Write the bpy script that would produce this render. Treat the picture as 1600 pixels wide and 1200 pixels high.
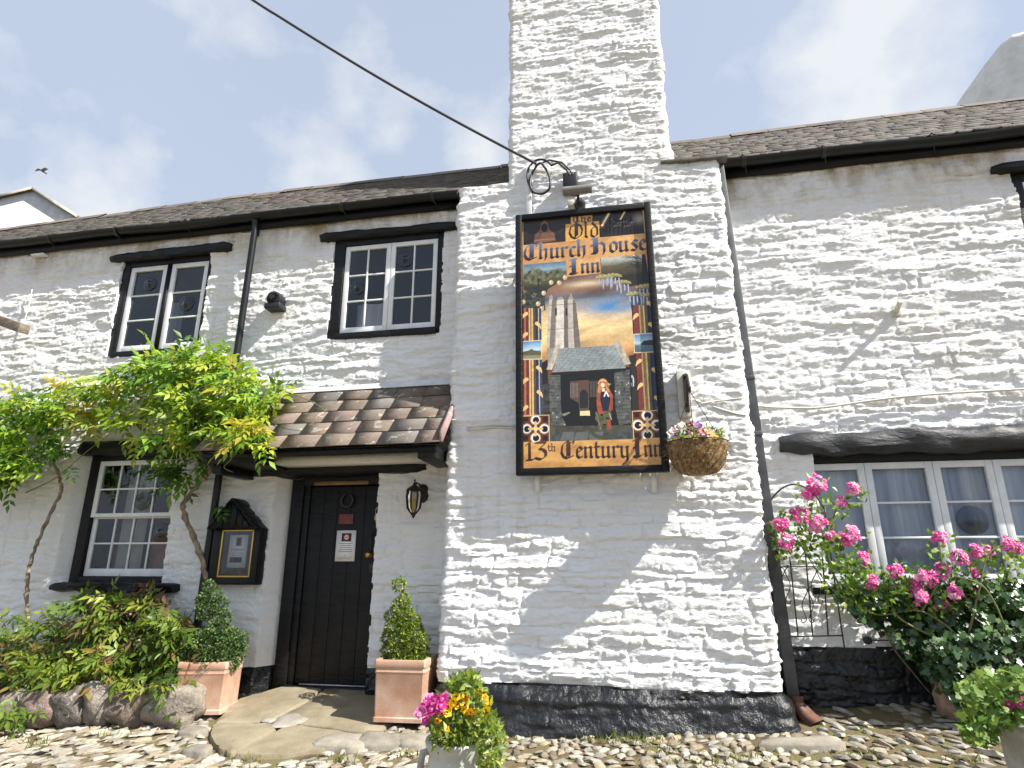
import bpy, math, random
import numpy as np
from mathutils import Vector, Matrix
C = bpy.context.scene
COL = C.collection
for o in list(bpy.data.objects): bpy.data.objects.remove(o)
R = math.radians
rng = np.random.default_rng(7)
random.seed(7)

# ------------------------------------------------------------ camera, sky, sun, exposure
FPX, PITCH, YAW = 950.0, R(16.29), R(10.57)
cam_d = bpy.data.cameras.new('camera'); cam = bpy.data.objects.new('camera', cam_d); COL.objects.link(cam)
cam_d.sensor_width = 36; cam_d.lens = 36*FPX/1600; cam_d.clip_end = 2000; cam_d.clip_start = .05
cam.location = (0, -5.6, 1.5); cam.rotation_euler = (R(90)+PITCH, 0, YAW)
C.camera = cam
SUN = Vector((3.3, -1.0, 3.5)).normalized()
w = bpy.data.worlds.new('World'); C.world = w; w.use_nodes = True
nt = w.node_tree; nt.nodes.clear()
def wn(t, **k):
    n = nt.nodes.new(t)
    for a, b in k.items(): setattr(n, a, b)
    return n
sky = wn('ShaderNodeTexSky', sky_type='NISHITA', sun_disc=False)
sky.sun_elevation = math.asin(SUN.z); sky.sun_rotation = math.atan2(SUN.x, SUN.y)
sky.air_density = 1.0; sky.dust_density = 2.0; sky.ozone_density = 1.5
bg = wn('ShaderNodeBackground'); bg.inputs['Strength'].default_value = 0.094
tc = wn('ShaderNodeTexCoord')
mp = wn('ShaderNodeMapping'); mp.inputs['Scale'].default_value = (1.0, 1.0, 1.25); mp.inputs['Location'].default_value = (0.35, 0.1, 0.42)
n1 = wn('ShaderNodeTexNoise'); n1.inputs['Scale'].default_value = 4.2; n1.inputs['Detail'].default_value = 9; n1.inputs['Roughness'].default_value = .56; n1.inputs['Distortion'].default_value = .0
r1 = wn('ShaderNodeValToRGB'); r1.color_ramp.elements[0].position = .57; r1.color_ramp.elements[1].position = .77
veil = wn('ShaderNodeTexNoise'); veil.inputs['Scale'].default_value = .8; veil.inputs['Detail'].default_value = 3
mx1 = wn('ShaderNodeMix', data_type='RGBA'); mx1.inputs[7].default_value = (3.75, 4.25, 5.15, 1)      # thin high haze whitening the blue
mx2 = wn('ShaderNodeMix', data_type='RGBA'); mx2.inputs[7].default_value = (5.15, 5.3, 5.45, 1)        # cloud
mv = wn('ShaderNodeMath', operation='MULTIPLY_ADD'); mv.inputs[1].default_value = .3; mv.inputs[2].default_value = .6
mc = wn('ShaderNodeMath', operation='MULTIPLY'); mc.inputs[1].default_value = .85
# cloud banks: bearing (x,y,z), angular spread, weight
BANKS = [((-0.412, 0.707, 0.576), 0.12, 0.24), ((-0.667, 0.587, 0.459), 0.16, 0.19), ((-0.503, 0.535, 0.679), 0.13, 0.19), ((0.338, 0.67, 0.661), 0.19, 0.2), ((0.163, 0.727, 0.668), 0.07, 0.15), ((0.09, 0.719, 0.689), 0.05, 0.15), ((-0.201, 0.779, 0.594), 0.06, 0.16), ((-0.331, 0.727, 0.602), 0.07, 0.2)]
acc = None
for dv_, spread, wt in BANKS:
    v = Vector(dv_).normalized()
    dist = wn('ShaderNodeVectorMath', operation='DISTANCE'); dist.inputs[1].default_value = v
    mr_ = wn('ShaderNodeMapRange', interpolation_type='SMOOTHSTEP'); mr_.inputs[1].default_value = 0; mr_.inputs[2].default_value = spread*1.6; mr_.inputs[3].default_value = wt; mr_.inputs[4].default_value = 0
    nt.links.new(tc.outputs['Generated'], dist.inputs[0]); nt.links.new(dist.outputs['Value'], mr_.inputs[0])
    if acc is None: acc = mr_.outputs[0]
    else:
        ad = wn('ShaderNodeMath', operation='MAXIMUM'); nt.links.new(acc, ad.inputs[0]); nt.links.new(mr_.outputs[0], ad.inputs[1]); acc = ad.outputs[0]
sm = wn('ShaderNodeMath', operation='ADD'); nt.links.new(n1.outputs['Fac'], sm.inputs[0]); nt.links.new(acc, sm.inputs[1]); nt.links.new(sm.outputs[0], r1.inputs[0])
out = wn('ShaderNodeOutputWorld')
L = nt.links.new
L(tc.outputs['Generated'], mp.inputs[0]); L(mp.outputs[0], n1.inputs['Vector']); L(mp.outputs[0], veil.inputs['Vector'])
L(veil.outputs['Fac'], mv.inputs[0])
L(sky.outputs[0], mx1.inputs[6]); L(mv.outputs[0], mx1.inputs[0])
L(r1.outputs[0], mc.inputs[0]); L(mx1.outputs[2], mx2.inputs[6]); L(mc.outputs[0], mx2.inputs[0])
L(mx2.outputs[2], bg.inputs[0]); L(bg.outputs[0], out.inputs[0])
sl = bpy.data.lights.new('sun', 'SUN'); sl.energy = 5.0; sl.angle = R(.53); sl.color = (1, .955, .88)
so = bpy.data.objects.new('sun', sl); COL.objects.link(so); so.location = (12, -8, 14)
so.rotation_euler = SUN.to_track_quat('Z', 'Y').to_euler()
vs = C.view_settings
C.display_settings.display_device = 'sRGB'
vs.view_transform = 'Standard'; vs.look = 'None'; vs.exposure = 0.9; vs.gamma = 1; vs.use_curve_mapping = False
C.cycles.max_bounces = 8; C.cycles.transparent_max_bounces = 12; C.cycles.use_denoising = True

# ------------------------------------------------------------ helpers
_r = np.array([math.cos(YAW), math.sin(YAW), 0]); _f = np.array([-math.sin(YAW)*math.cos(PITCH), math.cos(YAW)*math.cos(PITCH), math.sin(PITCH)])
_u = np.cross(_r, _f); _c = np.array([0, -5.6, 1.5])
def at(px, py, y):
    """survey point: where the line of sight through a photo pixel meets the plane of depth y"""
    d = _f + (px-800)/FPX*_r - (py-600)/FPX*_u
    return _c + (y-_c[1])/d[1]*d
def ground_z(x, y):
    y = np.clip(y, -60, 3)
    return np.interp(x, [-40, -9, -5.4, -4.5, -3.7, -3.4, -1.6, -1.05, 0, 1.12, 2.1, 6, 30], [-.6, .02, .16, .22, .258, .265, .262, .245, .29, .355, .425, .62, 1.4])+.10*(np.maximum(y, -2.5)+.5)+.03*np.minimum(y+2.5, 0)
def tag(o, label=None, cat=None, group=None, kind=None):
    if label: o['label'] = label
    if cat: o['category'] = cat
    if group: o['group'] = group
    if kind: o['kind'] = kind
    return o
def empty(name, loc, label, cat, group=None, rz=0):
    o = bpy.data.objects.new(name, None); COL.objects.link(o); o.location = loc; o.rotation_euler = (0, 0, rz); o.empty_display_size = .1
    return tag(o, label, cat, group)
def lin(*c):
    c = np.array(c, float)/255.
    return tuple(np.where(c <= .04045, c/12.92, ((c+.055)/1.055)**2.4))
class MB:
    """collects geometry for ONE mesh object (world coordinates)"""
    def __init__(s): s.v = []; s.f = []; s.c = []; s.n = 0; s.m = []
    def add(s, V, F, col=None, mi=0):
        V = np.asarray(V, float); s.v.append(V)
        for f in F:
            s.f.append([i+s.n for i in f]); s.c.append(col); s.m.append(mi)
        s.n += len(V)
    def arr(s, V, F, cols=None):
        """bulk: V (n,3), F (m,k) ints, cols (m,3)"""
        s.v.append(np.asarray(V, float)); F = np.asarray(F)+s.n
        s.f += F.tolist(); s.m += [0]*len(F)
        s.c += [None]*len(F) if cols is None else [tuple(c) for c in np.asarray(cols)]
        s.n += len(V)
    def box(s, a, b, col=None, rot=None, org=None, jit=0):
        x0, y0, z0 = a; x1, y1, z1 = b
        V = np.array([(x0,y0,z0),(x1,y0,z0),(x1,y1,z0),(x0,y1,z0),(x0,y0,z1),(x1,y0,z1),(x1,y1,z1),(x0,y1,z1)], float)
        if jit: V += rng.normal(0, jit, V.shape)
        if rot is not None: V = (V-np.array(org)) @ np.array(rot.to_3x3()).T + np.array(org)
        s.add(V, [(0,3,2,1),(4,5,6,7),(0,1,5,4),(1,2,6,5),(2,3,7,6),(3,0,4,7)], col)
    def tube(s, pts, r, n=8, col=None, cap=True, sq=False):
        P = np.asarray(pts, float); k = len(P); rr = np.broadcast_to(np.asarray(r, float), (k,))
        T = np.gradient(P, axis=0); T /= np.linalg.norm(T, axis=1)[:, None]+1e-12
        ref = np.array([0, 0, 1.]) if abs(T[0][2]) < .9 else np.array([0, 1., 0])
        V = []
        N = np.cross(T[0], ref); N /= np.linalg.norm(N)
        for i in range(k):
            N = N-T[i]*N.dot(T[i]); N /= np.linalg.norm(N)+1e-12; B = np.cross(T[i], N)
            for j in range(n):
                a = 2*math.pi*(j+(.5 if sq else 0))/n
                V.append(P[i]+rr[i]*(math.cos(a)*N+math.sin(a)*B))
        F = [(i*n+j, i*n+(j+1) % n, (i+1)*n+(j+1) % n, (i+1)*n+j) for i in range(k-1) for j in range(n)]
        if cap: F += [tuple(range(n))[::-1], tuple((k-1)*n+j for j in range(n))]
        s.add(V, F, col)
    def lathe(s, prof, org, n=24, col=None, axis='z', a0=0, a1=2*math.pi, M=None):
        V = []; full = abs(a1-a0-2*math.pi) < 1e-6; m = n if full else n+1
        for (r, h) in prof:
            for j in range(m):
                a = a0+(a1-a0)*j/n
                p = (r*math.cos(a), r*math.sin(a), h) if axis == 'z' else (r*math.cos(a), h, r*math.sin(a))
                V.append(p)
        V = np.array(V)
        if M is not None: V = V @ np.array(M.to_3x3()).T
        V = V+np.array(org)
        F = []
        for i in range(len(prof)-1):
            for j in range(n if full else m-1):
                F.append((i*m+j, i*m+(j+1) % m, (i+1)*m+(j+1) % m, (i+1)*m+j))
        s.add(V, F, col)
    def prism(s, poly, y0, y1, col=None):
        """poly (x,z) extruded along y"""
        k = len(poly); V = [(x, y0, z) for x, z in poly]+[(x, y1, z) for x, z in poly]
        F = [tuple(range(k)), tuple(range(2*k-1, k-1, -1))]+[(i, (i+1) % k, k+(i+1) % k, k+i)[::-1] for i in range(k)]
        s.add(V, F, col)
    def build(s, name, mat, parent=None, smooth=False, origin=None, bevel=0):
        V = np.concatenate(s.v) if s.v else np.zeros((0, 3))
        if parent is not None:
            mw = parent_world(parent); V = np.c_[V, np.ones(len(V))] @ np.array(mw.inverted()).T; V = V[:, :3]
        elif origin is not None: V = V-np.array(origin)
        me = bpy.data.meshes.new(name)
        lt = np.array([len(f) for f in s.f], np.int32); ls = np.zeros(len(lt), np.int32)
        if len(lt): ls[1:] = np.cumsum(lt)[:-1]
        me.vertices.add(len(V)); me.vertices.foreach_set('co', V.astype(np.float32).ravel())
        me.loops.add(int(lt.sum())); me.loops.foreach_set('vertex_index', np.fromiter((i for f in s.f for i in f), np.int32, int(lt.sum())))
        me.polygons.add(len(lt)); me.polygons.foreach_set('loop_start', ls); me.polygons.foreach_set('loop_total', lt)
        me.update(calc_edges=True); me.validate()
        if any(c is not None for c in s.c):
            a = me.attributes.new('Col', 'FLOAT_COLOR', 'FACE')
            cc = np.array([(1, 1, 1, 1) if c is None else (c[0], c[1], c[2], 1) for c in s.c], np.float32)
            if len(cc) == len(me.polygons): a.data.foreach_set('color', cc.ravel())
        mats = mat if isinstance(mat, (list, tuple)) else [mat]
        for m in mats: me.materials.append(m)
        if len(mats) > 1: me.polygons.foreach_set('material_index', np.array(s.m, np.int32))
        if smooth:
            me.polygons.foreach_set('use_smooth', np.ones(len(me.polygons), bool))
            if isinstance(smooth, (float, int)) and not isinstance(smooth, bool): me.set_sharp_from_angle(angle=R(smooth))
        o = bpy.data.objects.new(name, me); COL.objects.link(o)
        if parent is not None: o.parent = parent
        elif origin is not None: o.location = origin
        if bevel:
            md = o.modifiers.new('bevel', 'BEVEL'); md.width = bevel; md.segments = 2; md.limit_method = 'ANGLE'; md.angle_limit = R(40)
        return o
def parent_world(o):
    m = Matrix.LocRotScale(o.location, o.rotation_euler, o.scale)
    return parent_world(o.parent) @ m if o.parent else m

# value noise in numpy
def _hash(ix, iy, seed):
    h = (ix*374761393+iy*668265263+seed*974711) & 0x7fffffff
    h = ((h ^ (h >> 13))*1274126177) & 0x7fffffff
    return ((h ^ (h >> 16)) & 0xffff)/65535.
def vnoise(x, y, seed=0):
    ix = np.floor(x).astype(np.int64); iy = np.floor(y).astype(np.int64); fx = x-ix; fy = y-iy
    fx = fx*fx*fx*(fx*(fx*6-15)+10); fy = fy*fy*fy*(fy*(fy*6-15)+10)
    a = _hash(ix, iy, seed); b = _hash(ix+1, iy, seed); c = _hash(ix, iy+1, seed); d = _hash(ix+1, iy+1, seed)
    return (a*(1-fx)+b*fx)*(1-fy)+(c*(1-fx)+d*fx)*fy
def fbm(x, y, seed=0, oct=4, g=.5):
    t = 0; a = 1; s = 0
    for i in range(oct):
        t = t+a*(vnoise(x, y, seed+i*17)-.5)*2; s += a; x = x*2.03+3.1; y = y*2.03+1.7; a *= g
    return t/s
def sstep(a, b, x):
    t = np.clip((x-a)/(b-a), 0, 1); return t*t*(3-2*t)

# ------------------------------------------------------------ materials
def newmat(name):
    m = bpy.data.materials.new(name); m.use_nodes = True
    return m, m.node_tree, m.node_tree.nodes['Principled BSDF']
def nd(t, typ, **k):
    n = t.nodes.new(typ)
    for a, b in k.items(): setattr(n, a, b)
    return n
def obj_noise(t, scale, detail=4, rough=.55, vec=None, sc3=None):
    n = nd(t, 'ShaderNodeTexNoise'); n.inputs['Scale'].default_value = scale; n.inputs['Detail'].default_value = detail; n.inputs['Roughness'].default_value = rough
    g = nd(t, 'ShaderNodeNewGeometry'); src = g.outputs['Position']
    if sc3:
        mpn = nd(t, 'ShaderNodeMapping'); mpn.inputs['Scale'].default_value = sc3; t.links.new(src, mpn.inputs[0]); src = mpn.outputs[0]
    t.links.new(src, n.inputs['Vector']); return n
def simple(name, c1, c2=None, rough=.5, scale=8, bump=0, bscale=60, metal=0, sc3=None, lo=.35, hi=.65, spec=.5, coat=0):
    m, t, b = newmat(name)
    b.inputs['Roughness'].default_value = rough; b.inputs['Metallic'].default_value = metal; b.inputs['Specular IOR Level'].default_value = spec
    if coat: b.inputs['Coat Weight'].default_value = coat; b.inputs['Coat Roughness'].default_value = .15
    if c2 is None: b.inputs['Base Color'].default_value = (*c1, 1)
    else:
        n = obj_noise(t, scale, 5, .6, sc3=sc3); r = nd(t, 'ShaderNodeValToRGB')
        r.color_ramp.elements[0].position = lo; r.color_ramp.elements[1].position = hi
        r.color_ramp.elements[0].color = (*c1, 1); r.color_ramp.elements[1].color = (*c2, 1)
        t.links.new(n.outputs['Fac'], r.inputs[0]); t.links.new(r.outputs[0], b.inputs['Base Color'])
    if bump:
        n = obj_noise(t, bscale, 5, .6, sc3=sc3); bp = nd(t, 'ShaderNodeBump'); bp.inputs['Strength'].default_value = 1; bp.inputs['Distance'].default_value = bump
        t.links.new(n.outputs['Fac'], bp.inputs['Height']); t.links.new(bp.outputs[0], b.inputs['Normal'])
    return m
def colmat(name, rough=.6, bump=0, bscale=40, vary=.25, vscale=20, trans=0, spec=.4, spots=None):
    """per-face colour from the 'Col' attribute, varied by noise"""
    m, t, b = newmat(name); b.inputs['Roughness'].default_value = rough; b.inputs['Specular IOR Level'].default_value = spec
    a = nd(t, 'ShaderNodeAttribute', attribute_name='Col')
    n = obj_noise(t, vscale, 4, .6); mr = nd(t, 'ShaderNodeMapRange'); mr.inputs[1].default_value = .3; mr.inputs[2].default_value = .7; mr.inputs[3].default_value = 1-vary; mr.inputs[4].default_value = 1+vary
    mx = nd(t, 'ShaderNodeVectorMath', operation='SCALE'); t.links.new(n.outputs['Fac'], mr.inputs[0]); t.links.new(a.outputs['Color'], mx.inputs[0]); t.links.new(mr.outputs[0], mx.inputs['Scale'])
    src = mx.outputs[0]
    if spots:
        c, sc, lo, hi = spots
        n2 = obj_noise(t, sc, 3, .5); r2 = nd(t, 'ShaderNodeMapRange'); r2.inputs[1].default_value = lo; r2.inputs[2].default_value = hi
        m2 = nd(t, 'ShaderNodeMix', data_type='RGBA'); m2.inputs[7].default_value = (*c, 1)
        t.links.new(n2.outputs['Fac'], r2.inputs[0]); t.links.new(r2.outputs[0], m2.inputs[0]); t.links.new(src, m2.inputs[6]); src = m2.outputs[2]
    t.links.new(src, b.inputs['Base Color'])
    if bump:
        n3 = obj_noise(t, bscale, 5, .6); bp = nd(t, 'ShaderNodeBump'); bp.inputs['Distance'].default_value = bump; bp.inputs['Strength'].default_value = 1
        t.links.new(n3.outputs['Fac'], bp.inputs['Height']); t.links.new(bp.outputs[0], b.inputs['Normal'])
    if trans:
        tr = nd(t, 'ShaderNodeBsdfTranslucent'); ms = nd(t, 'ShaderNodeMixShader'); ms.inputs[0].default_value = trans
        hs = nd(t, 'ShaderNodeHueSaturation'); hs.inputs['Value'].default_value = 1.5; hs.inputs['Saturation'].default_value = 1.1; hs.inputs['Hue'].default_value = .497
        t.links.new(src, hs.inputs['Color']); t.links.new(hs.outputs[0], tr.inputs[0])
        t.links.new(b.outputs[0], ms.inputs[1]); t.links.new(tr.outputs[0], ms.inputs[2]); t.links.new(ms.outputs[0], t.nodes['Material Output'].inputs[0])
    return m
M = {}
# whitewash: thick limewash with faint cream and grey weathering
def whitewash():
    m, t, b = newmat('whitewash'); b.inputs['Roughness'].default_value = .75; b.inputs['Specular IOR Level'].default_value = .25
    n = obj_noise(t, 1.3, 6, .65); r = nd(t, 'ShaderNodeValToRGB'); e = r.color_ramp.elements
    e[0].position = .3; e[0].color = (.80, .785, .74, 1); e[1].position = .48; e[1].color = (.85, .86, .87, 1)
    n2 = obj_noise(t, 14, 6, .7, sc3=(1, 1, 2.2)); r2 = nd(t, 'ShaderNodeValToRGB'); e2 = r2.color_ramp.elements
    e2[0].position = .22; e2[0].color = (.78, .74, .66, 1); e2[1].position = .42; e2[1].color = (1, 1, 1, 1)
    mm = nd(t, 'ShaderNodeMix', data_type='RGBA', blend_type='MULTIPLY'); mm.inputs[0].default_value = .7
    L = t.links.new; L(n.outputs['Fac'], r.inputs[0]); L(n2.outputs['Fac'], r2.inputs[0]); 
    nsk = obj_noise(t, 2.6, 6, .62, sc3=(3.2, 3.2, .22)); nsm = obj_noise(t, .8, 3, .5); rs_ = nd(t, 'ShaderNodeMapRange'); rs_.inputs[1].default_value = .54; rs_.inputs[2].default_value = .72
    rm_ = nd(t, 'ShaderNodeMapRange'); rm_.inputs[1].default_value = .42; rm_.inputs[2].default_value = .62; rm_.inputs[4].default_value = .55
    mk_ = nd(t, 'ShaderNodeMath', operation='MULTIPLY'); ms_ = nd(t, 'ShaderNodeMix', data_type='RGBA'); ms_.inputs[7].default_value = (.58, .555, .46, 1)
    L(nsk.outputs['Fac'], rs_.inputs[0]); L(nsm.outputs['Fac'], rm_.inputs[0]); L(rs_.outputs[0], mk_.inputs[0]); L(rm_.outputs[0], mk_.inputs[1]); L(mk_.outputs[0], ms_.inputs[0]); L(r.outputs[0], ms_.inputs[6]); L(ms_.outputs[2], mm.inputs[6]); L(r2.outputs[0], mm.inputs[7]); 
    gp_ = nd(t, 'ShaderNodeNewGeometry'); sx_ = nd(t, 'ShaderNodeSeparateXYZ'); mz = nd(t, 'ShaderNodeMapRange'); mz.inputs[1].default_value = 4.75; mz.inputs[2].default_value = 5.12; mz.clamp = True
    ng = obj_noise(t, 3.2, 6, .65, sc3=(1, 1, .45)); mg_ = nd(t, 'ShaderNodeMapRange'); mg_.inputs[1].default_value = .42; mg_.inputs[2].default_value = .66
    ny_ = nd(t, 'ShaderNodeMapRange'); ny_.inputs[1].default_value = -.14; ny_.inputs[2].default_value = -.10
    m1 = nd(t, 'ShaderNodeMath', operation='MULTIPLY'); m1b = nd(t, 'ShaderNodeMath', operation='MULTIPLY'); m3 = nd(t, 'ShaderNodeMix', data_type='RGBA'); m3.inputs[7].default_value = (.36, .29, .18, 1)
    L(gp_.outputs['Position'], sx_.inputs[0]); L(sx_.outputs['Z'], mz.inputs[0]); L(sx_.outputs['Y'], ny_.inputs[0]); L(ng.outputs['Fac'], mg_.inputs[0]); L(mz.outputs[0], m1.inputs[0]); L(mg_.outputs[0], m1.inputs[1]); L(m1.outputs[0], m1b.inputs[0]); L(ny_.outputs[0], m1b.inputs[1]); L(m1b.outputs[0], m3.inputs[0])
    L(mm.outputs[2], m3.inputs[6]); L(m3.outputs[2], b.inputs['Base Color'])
    n3 = obj_noise(t, 38, 6, .68, sc3=(1, 1, 1.9)); bp = nd(t, 'ShaderNodeBump'); bp.inputs['Distance'].default_value = .012; bp.inputs['Strength'].default_value = 1
    n4 = obj_noise(t, 150, 3, .6); b2 = nd(t, 'ShaderNodeBump'); b2.inputs['Distance'].default_value = .002
    L(n3.outputs['Fac'], bp.inputs['Height']); L(n4.outputs['Fac'], b2.inputs['Height']); L(bp.outputs[0], b2.inputs['Normal']); L(b2.outputs[0], b.inputs['Normal'])
    return m
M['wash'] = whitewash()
M['render'] = simple('smooth_render', (.50, .495, .47), (.66, .655, .63), .8, 3, .004, 30)
M['stackwash'] = simple('chimney_limewash', (.62, .61, .57), (.76, .755, .73), .8, 4, .012, 18)
M['blackpaint'] = simple('black_gloss_paint', (.006, .007, .008), (.014, .015, .018), .34, 6, .006, 28, spec=.35)
M['blackwood'] = simple('black_painted_timber', (.005, .0055, .0065), (.011, .0115, .013), .45, 5, .007, 16, sc3=(.6, 2, 3), spec=.28)
M['plinth'] = simple('black_bitumen_paint', (.007, .008, .010), (.045, .047, .052), .34, 5, .018, 20, lo=.45, hi=.8, spec=.55)
M['hewn'] = simple('worn_black_beam', (.018, .019, .021), (.045, .047, .052), .5, 6, .014, 11, sc3=(.7, 1.5, 2), spec=.45)
M['gutter'] = simple('black_cast_gutter', (.006, .007, .008), (.013, .014, .016), .38, 4, spec=.35)
M['greypipe'] = simple('weathered_grey_pipe', (.035, .038, .044), (.07, .073, .08), .5, 7)
M['whitepaint'] = simple('white_gloss_paint', (.72, .74, .76), (.82, .83, .84), .35, 10, .001, 60)
M['slate'] = colmat('roof_slate', .75, .004, 60, .25, 9, spots=((.34, .33, .28), 30, .66, .74))
M['porchtile'] = colmat('lichen_stone_tile', .8, .004, 50, .22, 7, spots=((.46, .44, .36), 11, .60, .70))
M['cobble'] = colmat('cobble_stone', .75, .006, 55, .25, 25, spots=((.2, .19, .06), 14, .66, .78))
M['rubble'] = colmat('rubble_stone', .85, .02, 22, .35, 14, spots=((.35, .33, .28), 20, .6, .7))
M['flag'] = simple('worn_flagstone', (.20, .165, .105), (.30, .26, .18), .8, 4, .004, 45)
M['leaf'] = colmat('leaf', .42, 0, 40, .18, 30, trans=.38, spec=.45)
M['ivyleaf'] = colmat('ivy_leaf', .3, 0, 40, .2, 30, trans=.15, spec=.6)
M['box'] = colmat('box_leaf', .45, 0, 40, .15, 30, trans=.25, spec=.4)
M['petal'] = colmat('petal', .5, 0, 40, .1, 40, trans=.3, spec=.3)
M['bark'] = simple('vine_bark', (.15, .11, .07), (.36, .29, .20), .8, 18, .008, 60)
M['twig'] = simple('green_stem', (.12, .15, .04), (.22, .2, .08), .7, 10)
M['terracotta'] = simple('terracotta', (.44, .235, .145), (.62, .44, .34), .8, 5, .0015, 90, lo=.35, hi=.75)
M['soil'] = simple('dark_soil', (.03, .022, .015), (.06, .045, .03), .95, 20, .01, 50)
M['paleglaze'] = simple('pale_glazed_pot', (.42, .44, .40), (.58, .58, .53), .35, 6, .001, 40)
M['greyconc'] = simple('grey_stoneware', (.33, .32, .3), (.46, .45, .42), .7, 8, .003, 60)
M['cableblack'] = simple('black_cable', (.03, .03, .032), None, .5)
M['cablewhite'] = simple('cream_cable', (.6, .57, .5), (.7, .68, .62), .5, 9)
M['iron'] = simple('wrought_iron', (.012, .012, .012), (.03, .025, .02), .45, 20)
M['greyplastic'] = simple('grey_plastic', (.022, .024, .028), None, .45, spec=.3)
M['lampgrey'] = simple('grey_lamp_tube', (.15, .145, .14), (.22, .21, .2), .45, 12)
M['oldwood'] = simple('weathered_timber', (.16, .12, .09), (.33, .28, .22), .8, 10, .004, 40, sc3=(.3, 2, 4))
M['palewood'] = simple('pale_batten', (.5, .47, .4), (.65, .62, .55), .75, 12, .003, 40)
M['brass'] = simple('brass', (.55, .34, .1), None, .35, metal=1)
M['bronze'] = simple('dark_bronze', (.035, .022, .013), (.06, .04, .025), .4, 20, metal=.6)
M['gilt'] = simple('gilt_frame', (.62, .42, .12), None, .35, metal=.7)
M['steel'] = simple('steel', (.5, .5, .5), None, .35, metal=1)
M['coir'] = simple('coconut_liner', (.13, .075, .03), (.42, .27, .12), .95, 30, .02, 80)
M['rust'] = simple('rusty_brown_iron', (.10, .045, .03), (.17, .08, .05), .6, 14)
M['paper'] = colmat('printed_paper', .5, vary=.02)
M['plaque'] = simple('dull_red_plaque', (.13, .025, .02), (.2, .05, .04), .5, 10)
M['warm_panel'] = simple('warm_panel_brown', (.22, .08, .02), (.42, .18, .06), .4, 6)  # brown of the added panel standing in for a warmly lit interior
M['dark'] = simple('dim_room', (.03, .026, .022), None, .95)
M['warmroom'] = simple('warm_light_room_tone', (.02, .013, .008), (.30, .12, .04), .8, 2.2)  # orange-brown patches put warm interior light into the room colour
M['curtain'] = simple('net_curtain', (.74, .79, .88), (.82, .86, .92), .9, 5)
def netmat():
    m, t, b = newmat('net_curtain'); b.inputs['Roughness'].default_value = .9
    n = obj_noise(t, 9, 3, .6, sc3=(1, .1, .06)); r = nd(t, 'ShaderNodeValToRGB'); e = r.color_ramp.elements
    e[0].position = .36; e[0].color = (.42, .50, .66, 1); e[1].position = .64; e[1].color = (.90, .93, .98, 1)  # blue-grey to white stripes paint fold shading as well as net density
    t.links.new(n.outputs['Fac'], r.inputs[0]); t.links.new(r.outputs[0], b.inputs['Base Color']); return m
M['curtain'] = netmat()
M['greycurtain'] = simple('grey_curtain', (.42, .42, .40), (.55, .55, .52), .9, 5)
M['lead'] = simple('painted_flashing', (.55, .57, .6), (.7, .72, .74), .5, 8)
M['cap'] = simple('slate_cap', (.09, .085, .07), (.18, .17, .14), .8, 12, .004, 50)
def glassmat(name, tint=(.80, .84, .86), ior=1.5, rough=.015):
    m, t, b = newmat(name); t.nodes.remove(b)
    tr = nd(t, 'ShaderNodeBsdfTransparent'); tr.inputs[0].default_value = (*tint, 1)
    gl = nd(t, 'ShaderNodeBsdfGlossy'); gl.inputs['Roughness'].default_value = rough; gl.inputs[0].default_value = (.9, .95, 1, 1)
    fr = nd(t, 'ShaderNodeFresnel'); fr.inputs[0].default_value = ior
    n = obj_noise(t, 5, 2, .5); bp = nd(t, 'ShaderNodeBump'); bp.inputs['Distance'].default_value = .004; t.links.new(n.outputs['Fac'], bp.inputs['Height'])
    ms = nd(t, 'ShaderNodeMixShader'); t.links.new(fr.outputs[0], ms.inputs[0]); t.links.new(tr.outputs[0], ms.inputs[1]); t.links.new(gl.outputs[0], ms.inputs[2])
    t.links.new(bp.outputs[0], gl.inputs['Normal'])
    t.links.new(ms.outputs[0], t.nodes['Material Output'].inputs[0]); return m
M['glass'] = glassmat('window_glass', (.92, .94, .95), ior=1.68)
M['bullseye'] = glassmat('bullseye_glass', (.35, .38, .42), 1.65, .04)
M['lampglass'] = glassmat('amber_lamp_glass', (.75, .62, .42), 1.6, .1)
# ------------------------------------------------------------ the setting: ground
gx = np.concatenate([np.linspace(-120, -10, 12), np.linspace(-9, 7, 81), np.linspace(8, 120, 12)])
gy = np.concatenate([np.linspace(-120, -8, 12), np.linspace(-6, 1.2, 73), np.linspace(3, 120, 10)])
GX, GY = np.meshgrid(gx, gy)
GZ = ground_z(GX, GY)-.012+.008*fbm(GX*2.2, GY*2.2, 5, 3)
g = MB(); nx = len(gx)
idx = np.arange(GX.size).reshape(GX.shape)
F = np.stack([idx[:-1, :-1], idx[:-1, 1:], idx[1:, 1:], idx[1:, :-1]], -1).reshape(-1, 4)
g.arr(np.stack([GX, GY, GZ], -1).reshape(-1, 3), F)
mg, t, b = newmat('earth_and_moss'); b.inputs['Roughness'].default_value = .95
n = obj_noise(t, 5, 6, .65); r = nd(t, 'ShaderNodeValToRGB'); e = r.color_ramp.elements
e[0].position = .36; e[0].color = (.10, .07, .035, 1); e[1].position = .62; e[1].color = (.17, .16, .05, 1)
e3 = e.new(.5); e3.color = (.19, .14, .075, 1)
n2 = obj_noise(t, 70, 6, .7); bp = nd(t, 'ShaderNodeBump'); bp.inputs['Distance'].default_value = .02
t.links.new(n.outputs['Fac'], r.inputs[0]); t.links.new(r.outputs[0], b.inputs['Base Color']); t.links.new(n2.outputs['Fac'], bp.inputs['Height']); t.links.new(bp.outputs[0], b.inputs['Normal'])
tag(g.build('ground', mg, None, True), kind='structure')

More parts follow.
